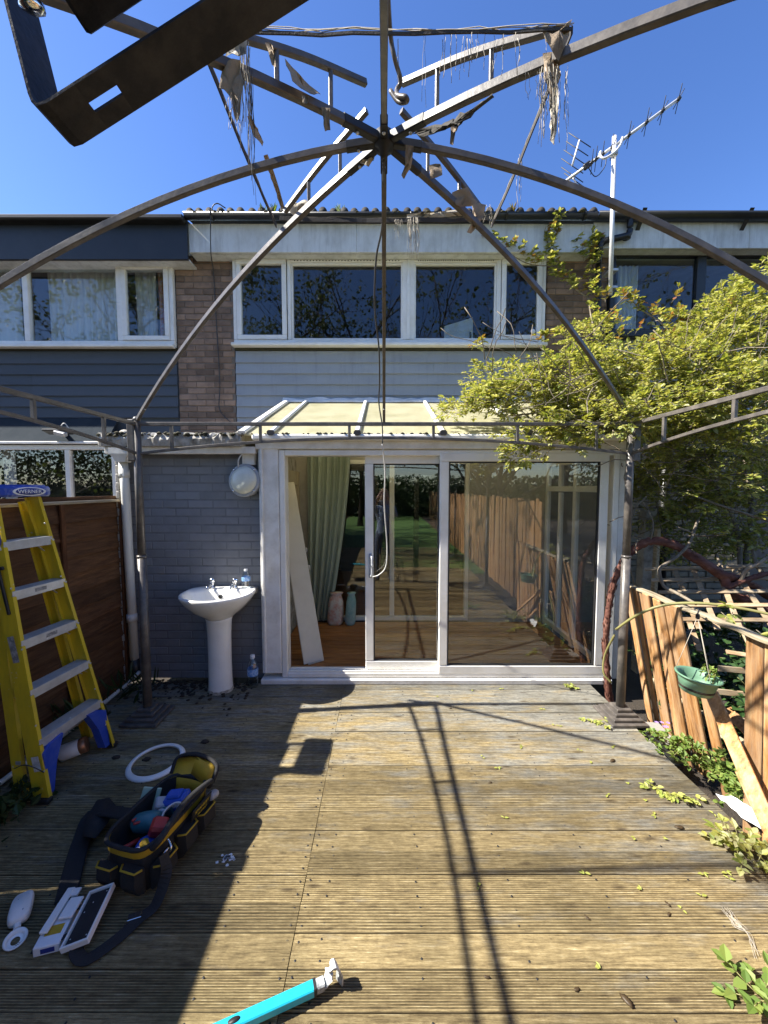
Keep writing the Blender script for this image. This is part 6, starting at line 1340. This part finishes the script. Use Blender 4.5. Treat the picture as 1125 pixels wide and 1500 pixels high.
# ------------------------------------------------------------------ low plants
def plant(name, lab, cat, c, spots, mat, n, ln, wd_, kinds=3, stem=True, step=.03, up=1.0):
    root = world_thing(name, lab, cat, tuple(c)); l_, t_ = MB(), MB()
    for (x, y, z, s) in spots:
        for k in range(n):
            p = V((x, y, z)) + V((random.gauss(0, s), random.gauss(0, s), abs(random.gauss(0, s * .5))))
            sprig(l_, p, V((rnd(-.7, .5), rnd(-.7, .5), up * rnd(.2, 1.2))), kinds, ln * rnd(.7, 1.2), wd_ * rnd(.8, 1.1), step, t_)
    l_.build('foliage', mat, root); tag(t_.build('stems', 'cane', root), kind='stuff'); return root
plant('ivy', 'dark green ivy bush growing behind the gap in the pickets', 'ivy', (2.4, 2.4, GZ), [(2.36, 2.5, .12, .10), (2.45, 2.35, .22, .10), (2.35, 2.3, .36, .09), (2.50, 2.45, .42, .10), (2.3, 2.2, .08, .09), (2.55, 2.3, .05, .12), (2.28, 2.35, .0, .1), (2.42, 2.15, .30, .1), (2.5, 2.2, .5, .08), (2.5, 2.8, .25, .12), (2.75, 2.7, .45, .12), (2.4, 3.0, .15, .12), (2.8, 2.95, .2, .12), (2.6, 3.1, .55, .12), (2.3, 2.85, .05, .1), (2.95, 3.1, .5, .14), (2.35, 3.15, .5, .1)], 'ivy_leaf', 42, .05, .022, 3)
edge = [(1.90, 2.62, .0), (1.93, 2.52, .02), (1.96, 2.42, .04), (1.97, 2.33, .05), (1.98, 2.24, .06), (1.99, 2.16, .08), (2.02, 2.08, .08), (1.98, 2.02, .02)]
labs = ['low green weed by the gazebo base on the deck edge', 'leafy weed with violet flowers below the first pickets', 'low bright weed along the deck edge, third from the gazebo base', 'leafy weed at the foot of the middle pickets', 'leafy weed below the hanging basket by the deck edge', 'bushy weed beside the slanting fallen plank', 'tallest weed under the slanting fallen plank', 'small weed next to the white plastic scrap']
for k, ((x, y, z), lab) in enumerate(zip(edge, labs)):
    r_ = plant('weed', lab, 'weed', (x, y, GZ), [(x, y, z - .06, .045), (x + .03, y, z - .02, .04)] + ([(x, y, z + .06, .035)] if k > 4 else []), 'weed_leaf', 9, .032, .013, 2, step=.02); r_['group'] = 'weeds along the deck edge'
    if k == 1:
        m = MB()
        for q in range(5):
            p = V((x + rnd(-.05, .05), y + rnd(-.05, .05), z + .10 + rnd(0, .05)))
            for a in range(5): leaf(m, p, V((math.cos(a * 1.257), math.sin(a * 1.257), .3)), V((0, 0, 1)), .014, .006)
        m.build('flowers', 'flower', r_)
c = at(1105, 1255, Z=.02); plant('vine_cutting', 'yellow green vine cutting lying by the fallen plank', 'cutting', c, [(c.x, c.y, .01, .05), (c.x + .05, c.y - .06, .01, .05), (c.x - .04, c.y + .08, .01, .03)], 'vine_leaf', 9, .045, .014, 3, up=.25)
c = at(1112, 1462, Z=.02); plant('weed', 'green leaf sprig poking in at the deck corner under the camera', 'weed', c, [(c.x + .02, c.y, .01, .03)], 'weed_leaf', 6, .055, .016, 3, up=.2)
c = at(1000, 1160, Z=.0); plant('vine_cutting', 'long yellow green cutting lying flat on the deck boards', 'cutting', c, [(at(952, 1152, Z=.006).x, at(952, 1152, Z=.006).y, .006, .014), (at(972, 1160, Z=.006).x, at(972, 1160, Z=.006).y, .006, .014), (at(995, 1168, Z=.006).x, at(995, 1168, Z=.006).y, .006, .016), (at(1015, 1170, Z=.006).x, at(1015, 1170, Z=.006).y, .006, .014)], 'litter_leaf', 4, .034, .010, 2, up=.12, step=.018)
c = at(870, 1058, Z=.0); plant('vine_cutting', 'small yellow cutting lying before the gazebo base', 'cutting', c, [(c.x, c.y, .006, .02), (c.x + .07, c.y - .04, .006, .016)], 'litter_leaf', 4, .032, .010, 2, up=.12, step=.018)
c = at(838, 1008, Z=.0); plant('vine_cutting', 'small green cutting lying by the door threshold', 'cutting', c, [(c.x, c.y, .006, .018)], 'litter_leaf', 6, .032, .010, 2, up=.15, step=.018)
# dark plants at the foot of the left fence
for k, (x, y, z, n, lab) in enumerate(((-2.02, 1.93, .0, 40, 'dark leafy plant at the foot of the ladder beside the fence'), (-2.22, 2.72, .02, 16, 'dim strappy plant between ladder and fence'), (-2.12, 3.12, .0, 8, 'sparse strappy weed behind the gazebo post base'))):
    root = world_thing('shade_plant', lab, 'plant', (x, y, 0)); m = MB()
    for q in range(n * 4):
        p = V((x + random.gauss(0, .07), y + random.gauss(0, .09), z)); d = V((rnd(-.8, .9), rnd(-.8, .8), rnd(.3, 1.2)))
        leaf(m, p + V((0, 0, rnd(0, .12))), d, rdir(), rnd(.08, .22) if k else rnd(.03, .07), rnd(.006, .012) if k else rnd(.012, .022))
    m.build('foliage', 'dark_leaf', root)
# fallen leaves on the boards
fm = []
for q in range(4):
    m = MB()
    for j in range(random.choice((1, 2, 3))): leaf(m, V((rnd(-.006, .006), rnd(-.006, .006), .003)), V((rnd(-1, 1), rnd(-1, 1), .12)), V((0, 0, 1)), rnd(.014, .026), rnd(.004, .008), .3)
    fm.append(m.mesh('fallen_leaf'))
pos = [(888, 1165), (945, 1175), (960, 1195), (930, 1228), (972, 1230), (858, 1282), (940, 1305), (1030, 1315), (1062, 1278), (1070, 1290), (707, 1110), (728, 1125), (795, 1040), (762, 1095), (820, 1065), (1045, 1192), (1028, 1280), (640, 1020), (690, 1012), (735, 1010), (850, 1100), (868, 1118), (900, 1095), (808, 1062), (1066, 1225), (920, 1150), (1000, 1335), (740, 1200), (700, 1300), (880, 1420)]
for px, py in pos:
    c = at(px, py, Z=0); tag(obj('fallen_leaf', random.choice(fm), 'litter_leaf', None, (c.x, c.y, .001), (0, 0, rnd(0, 6.28))), 'small fallen yellow green leaf lying on the sunlit deck', 'leaf', 'fallen leaves on the sunlit deck')
dmesh = []
for q in range(3):
    m = MB(); m.loft([[V((.026 * s * math.cos(t) * rnd(.8, 1.2), .012 * s * math.sin(t) * rnd(.8, 1.2), z + rnd(0, .003))) for t in [2 * math.pi * j / 9 for j in range(9)]] for s, z in ((1, .001), (1.0, .005), (.5, .008))]); dmesh.append(m.mesh('dead_leaf'))
for px, py in ((897, 1115), (995, 1213), (918, 1467), (980, 1340), (978, 1325), (860, 1345), (713, 1432), (718, 1147), (660, 1038), (845, 1450), (505, 1008)):
    c = at(px, py, Z=0); s = .45 if px not in (897, 995, 918) else .85
    o = obj('dead_leaf', random.choice(dmesh), 'dead_leaf', None, (c.x, c.y, .001), (0, 0, rnd(-1.2, .6))); o.scale = (s, s, s); tag(o, 'curled dark dead leaf lying on the sunlit deck', 'leaf', 'dead leaves on the sunlit deck')
# pale straw tangle
m = MB(); c0_ = at(1065, 1335, Z=.004)
for k in range(16):
    pts = [c0_ + V((rnd(-.02, .02), rnd(-.02, .02), 0))]
    for q in ((1078, 1352), (1095, 1365), (1103, 1385), (1110, 1400))[:random.choice((1, 2, 2, 4))]: pts.append(at(q[0] + rnd(-5, 5), q[1] + rnd(-5, 5), Z=.004 + rnd(0, .004)))
    m.tube(spline(pts, 4), .0007, 3)
tag(m.build('straw_tangle', 'strand'), 'pale tangle of loose threads on the deck boards', 'threads', kind='stuff')
# scrap of white plastic by the edge
m = MB(); rows = []
for k in range(9):
    t = k / 8; a, b_ = at(1048 + 62 * t, 1165 + 52 * t, Z=.02), at(1088 + 50 * t, 1175 + 50 * t, Z=.05); rows.append([a.lerp(b_, s / 5) + V((0, 0, rnd(-.004, .022))) for s in range(6)])
m.add([p for r_ in rows for p in r_], [(i * 6 + j, i * 6 + j + 1, (i + 1) * 6 + j + 1, (i + 1) * 6 + j) for i in range(8) for j in range(5)])
o = m.build('plastic_scrap', 'sheet_white'); md = o.modifiers.new('thick', 'SOLIDIFY'); md.thickness = .002; tag(o, 'crumpled white plastic scrap at the deck edge below the fallen plank', 'plastic')
# kerb blocks between deck and pickets
for k, (y, z) in enumerate(((2.75, -.06), (2.62, -.07))):
    m = MB(); m.box((1.99, y, z), (.16, .11, .10), (rnd(-.06, .06), rnd(-.06, .06), rnd(-.1, .1)), .012); tag(m.build('stone_block', 'stone_block'), ('rough grey stone block beside the gazebo post base' if k == 0 else 'rough grey stone block among weeds below the first pickets'), 'stone')
m = MB(); m.box((1.905, 2.52, -.02), (.06, .34, .02), (0, R(-6), R(-6)), .004); tag(m.build('slate_piece', 'gutter_black'), 'flat dark slate strip along the deck edge by the gazebo base', 'slate')
m = MB(); m.box((at(850, 1020, Z=0).x, at(850, 1020, Z=0).y, .002), (.24, .10, .003)); 
# loose gutter weeds
for px, py, lab in ((385, 303, 'small green weed sprouting from the gutter beside the ladder-like rib'), (402, 305, 'tiny yellow weed in the gutter, second along the tiles'), (752, 303, 'reddish weed in the gutter near the vine'), (498, 303, 'little weed in the middle of the gutter')):
    c = at(px, py, Y=4.62); c.z = gz + .0; root = world_thing('gutter_weed', lab.replace(' beside the ladder-like rib', ' near the brick pier'), 'weed', tuple(c)); m = MB()
    for q in range(12): leaf(m, c + V((rnd(-.02, .02), rnd(-.02, .02), 0)), V((rnd(-.6, .6), rnd(-.4, .3), 1)), rdir(), rnd(.06, .13), .007)
    m.build('foliage', 'vine_tip' if px in (752,) else 'weed_leaf', root)

# ------------------------------------------------------------------ garden behind the camera (mirrored in the glass)
def tree(x, y, h, spread, lab, seed, leaves=1500, lsz=.16, name='garden_tree'):
    random.seed(seed); root = world_thing(name, lab, 'tree', (x, y, GZ)); tk, br, lv = MB(), MB(), MB()
    tk.tube([V((x, y, GZ)), V((x + .1, y, h * .2)), V((x - .05, y + .1, h * .42)), V((x, y, h * .62))], .13, 9, radii=[1.3, 1.0, .75, .45]); ends = []
    def grow(p, d, l, r, dep):
        q = p; pts = [p]
        for k in range(3): d = (d + rdir() * .22 + V((0, 0, .06))).normalized(); q = q + d * l / 3; pts.append(q)
        br.tube(pts, r, 5 if dep < 2 else 3, radii=[1, .85, .7, .55])
        ends.append((q, d)) if dep >= 2 else None
        if dep >= 3: return
        for k in range(random.choice((3, 4))): grow(pts[random.choice((1, 2, 3, 3))], (d + rdir() * .8 + V((0, 0, .15))).normalized(), l * rnd(.55, .75), r * .5, dep + 1)
    for k in range(9):
        a = k * 2.4; z = h * (.25 + .045 * k); grow(V((x, y, z)), V((math.cos(a), math.sin(a), rnd(.35, .9))).normalized(), spread * rnd(.45, .65), .06, 0)
    for k in range(leaves):
        p, d = random.choice(ends); leaf(lv, p + rdir() * rnd(0, .35), rdir(), rdir(), lsz * rnd(.6, 1.2), lsz * .35)
    tk.build('trunk', 'bark_tree', root); br.build('branches', 'bark_tree', root); lv.build('crown', 'tree_leaf', root)
tree(-9.0, -5.5, 11.5, 5.5, 'tall tree mirrored in the left neighbour upstairs windows', 1, 4200)
tree(-5.6, -8.5, 12.5, 5.5, 'tall leafy tree mirrored in the narrow upstairs pane by the brick pier', 2, 3600)
tree(-1.2, -9.5, 14.0, 6.0, 'bare branched tree mirrored in the wide middle upstairs pane', 3, 1500)
tree(3.2, -8.5, 13.0, 5.5, 'bare branched tree mirrored in the upstairs pane with the white board', 4, 900)
tree(7.6, -9.5, 13.0, 5.5, 'thin leaved tree mirrored in the upstairs pane by the vine', 7, 1500)
tree(-7.0, -4.0, 5.0, 3.0, 'low dark tree added to darken the reflection in the ground floor window', 9, 2600, .14)  # unseen tree, put in so this window mirrors dark leaves instead of bright horizon
tree(3.4, -4.5, 4.2, 2.6, 'dark bushy tree mirrored in the patio door above the plank fence', 5, 2600, .12)
tree(3.6, -8.0, 5.0, 2.8, 'dense garden tree mirrored in the patio door beyond the plank fence', 6, 2600, .12)
tree(-3.6, -6.0, 5.0, 2.6, 'dark garden tree mirrored in the sliding sash', 8, 2200, .12)
random.seed(99)
hm = MB()
for k in range(22000):
    x_ = rnd(-26, 26); p = V((x_, -17 + random.gauss(0, .6), GZ + rnd(0, 5.0 if x_ < -7 else 2.6))); leaf(hm, p, rdir(), rdir(), rnd(.15, .3), .09)  # left stretch made taller to darken the reflection in the neighbour's lower window
hg = world_thing('hedge', 'tall dark hedge closing the far end of the lawn, mirrored in the door', 'hedge', (0, -17, GZ)); hm.build('foliage', 'dark_leaf', hg); m = MB(); m.box((0, -17.5, .9), (52, .5, 2.1), ch=.1); m.build('hedge_core', 'dark_leaf', hg)

# ------------------------------------------------------------------ the photographer, mirrored in the sliding door
def skin_body():
    J = {'pel': (0, -.34, .92, .125), 'spn': (0, -.34, 1.10, .115), 'chs': (0, -.34, 1.30, .13), 'nck': (0, -.335, 1.43, .055), 'hd0': (0, -.325, 1.50, .07), 'hd1': (0, -.33, 1.57, .088), 'hd2': (0, -.33, 1.65, .082), 'hd3': (0, -.33, 1.70, .04),
         'shl': (-.16, -.34, 1.37, .06), 'ell': (-.20, -.16, 1.40, .045), 'wrl': (-.09, -.06, 1.60, .032), 'hal': (-.075, -.05, 1.66, .035), 'shr': (.16, -.34, 1.37, .06), 'elr': (.22, -.20, 1.22, .045), 'wrr': (.10, -.06, 1.50, .032), 'har': (.085, -.05, 1.58, .035),
         'hpl': (-.095, -.34, .86, .10), 'knl': (-.11, -.33, .48, .065), 'anl': (-.11, -.36, .09, .045), 'tol': (-.12, -.24, .04, .04), 'hpr': (.095, -.34, .86, .10), 'knr': (.11, -.33, .48, .065), 'anr': (.11, -.36, .09, .045), 'tor': (.12, -.24, .04, .04)}
    E_ = [('pel', 'spn'), ('spn', 'chs'), ('chs', 'nck'), ('nck', 'hd0'), ('hd0', 'hd1'), ('hd1', 'hd2'), ('hd2', 'hd3'), ('chs', 'shl'), ('shl', 'ell'), ('ell', 'wrl'), ('wrl', 'hal'), ('chs', 'shr'), ('shr', 'elr'), ('elr', 'wrr'), ('wrr', 'har'), ('pel', 'hpl'), ('hpl', 'knl'), ('knl', 'anl'), ('anl', 'tol'), ('pel', 'hpr'), ('hpr', 'knr'), ('knr', 'anr'), ('anr', 'tor')]
    names = list(J); v = [J[k][:3] for k in names]; e = [(names.index(a), names.index(b)) for a, b in E_]
    for s in ('l', 'r'):
        h = V(J['ha' + s][:3]); sg = -1 if s == 'l' else 1
        for q in range(4):
            i0 = len(v); v.append(tuple(h + V((-sg * .005, .012, .012 + .0 - q * .016)))); v.append(tuple(h + V((-sg * .03, .03, .018 - q * .016)))); v.append(tuple(h + V((-sg * .055, .022, .018 - q * .016)))); names += [None] * 3
            e += [(names.index('ha' + s), i0), (i0, i0 + 1), (i0 + 1, i0 + 2)]
        i0 = len(v); v.append(tuple(h + V((-sg * .012, -.012, .018)))); v.append(tuple(h + V((-sg * .045, -.014, .03)))); names += [None] * 2; e += [(names.index('ha' + s), i0), (i0, i0 + 1)]
    me = bpy.data.meshes.new('person'); me.from_pydata(v, e, []); o = obj('person', me, 'skin')
    o.data.materials.append(MATS['shirt_blue']); o.data.materials.append(MATS['jeans'])
    sk = o.modifiers.new('skin', 'SKIN'); sk.use_smooth_shade = True
    for k, d in enumerate(me.skin_vertices[0].data):
        r = J[names[k]][3] if names[k] else .009; d.radius = (r, r * (.8 if names[k] in ('pel', 'spn', 'chs') else 1)); d.use_root = (k == 0)
    ss = o.modifiers.new('sub', 'SUBSURF'); ss.levels = 2; ss.render_levels = 2
    dg = bpy.context.evaluated_depsgraph_get(); me2 = bpy.data.meshes.new_from_object(o.evaluated_get(dg)); o.modifiers.clear(); o.data = me2
    if len(me2.materials) < 3:
        me2.materials.clear(); [me2.materials.append(MATS[q]) for q in ('skin', 'shirt_blue', 'jeans')]
    for p in me2.polygons:
        z = p.center.z; arm_end = abs(p.center.x) < .15 and p.center.y > -.13 and z > 1.4
        p.material_index = 2 if z < .93 else (1 if z < 1.44 or (abs(p.center.x) > .06 and not arm_end and z < 1.56 and p.center.y > -.3) else 0)
        if arm_end and z > 1.52: p.material_index = 0
        p.use_smooth = True
    return o
pr = skin_body()
tag(pr, 'person in blue top raising both hands, mirrored in the sliding door', 'person')
m = MB(); m.loft([[V((r * math.cos(t), -.355 + r * .95 * math.sin(t), z)) for t in [2 * math.pi * k / 18 for k in range(18)]] for r, z in ((.10, 1.46), (.104, 1.55), (.10, 1.64), (.085, 1.70), (.045, 1.735), (.01, 1.745))]); m.build('hair', 'hair', pr)
m = MB()
for sx in (-1, 1): m.lathe([(.011, -.004), (.011, .004), (.004, .008)], 10, (sx * .032, -.247, 1.615), Euler((R(-90), 0, 0)).to_matrix())
m.build('eyes', 'print_black', pr); m = MB(); m.box((0, -.238, 1.585), (.022, .03, .04), ch=.008); m.build('nose', 'skin', pr); m = MB(); m.box((0, -.245, 1.545), (.042, .012, .010), ch=.004); m.build('mouth', 'tool_red', pr)
for o in bpy.data.objects:
    if 'world' in o: del o['world']
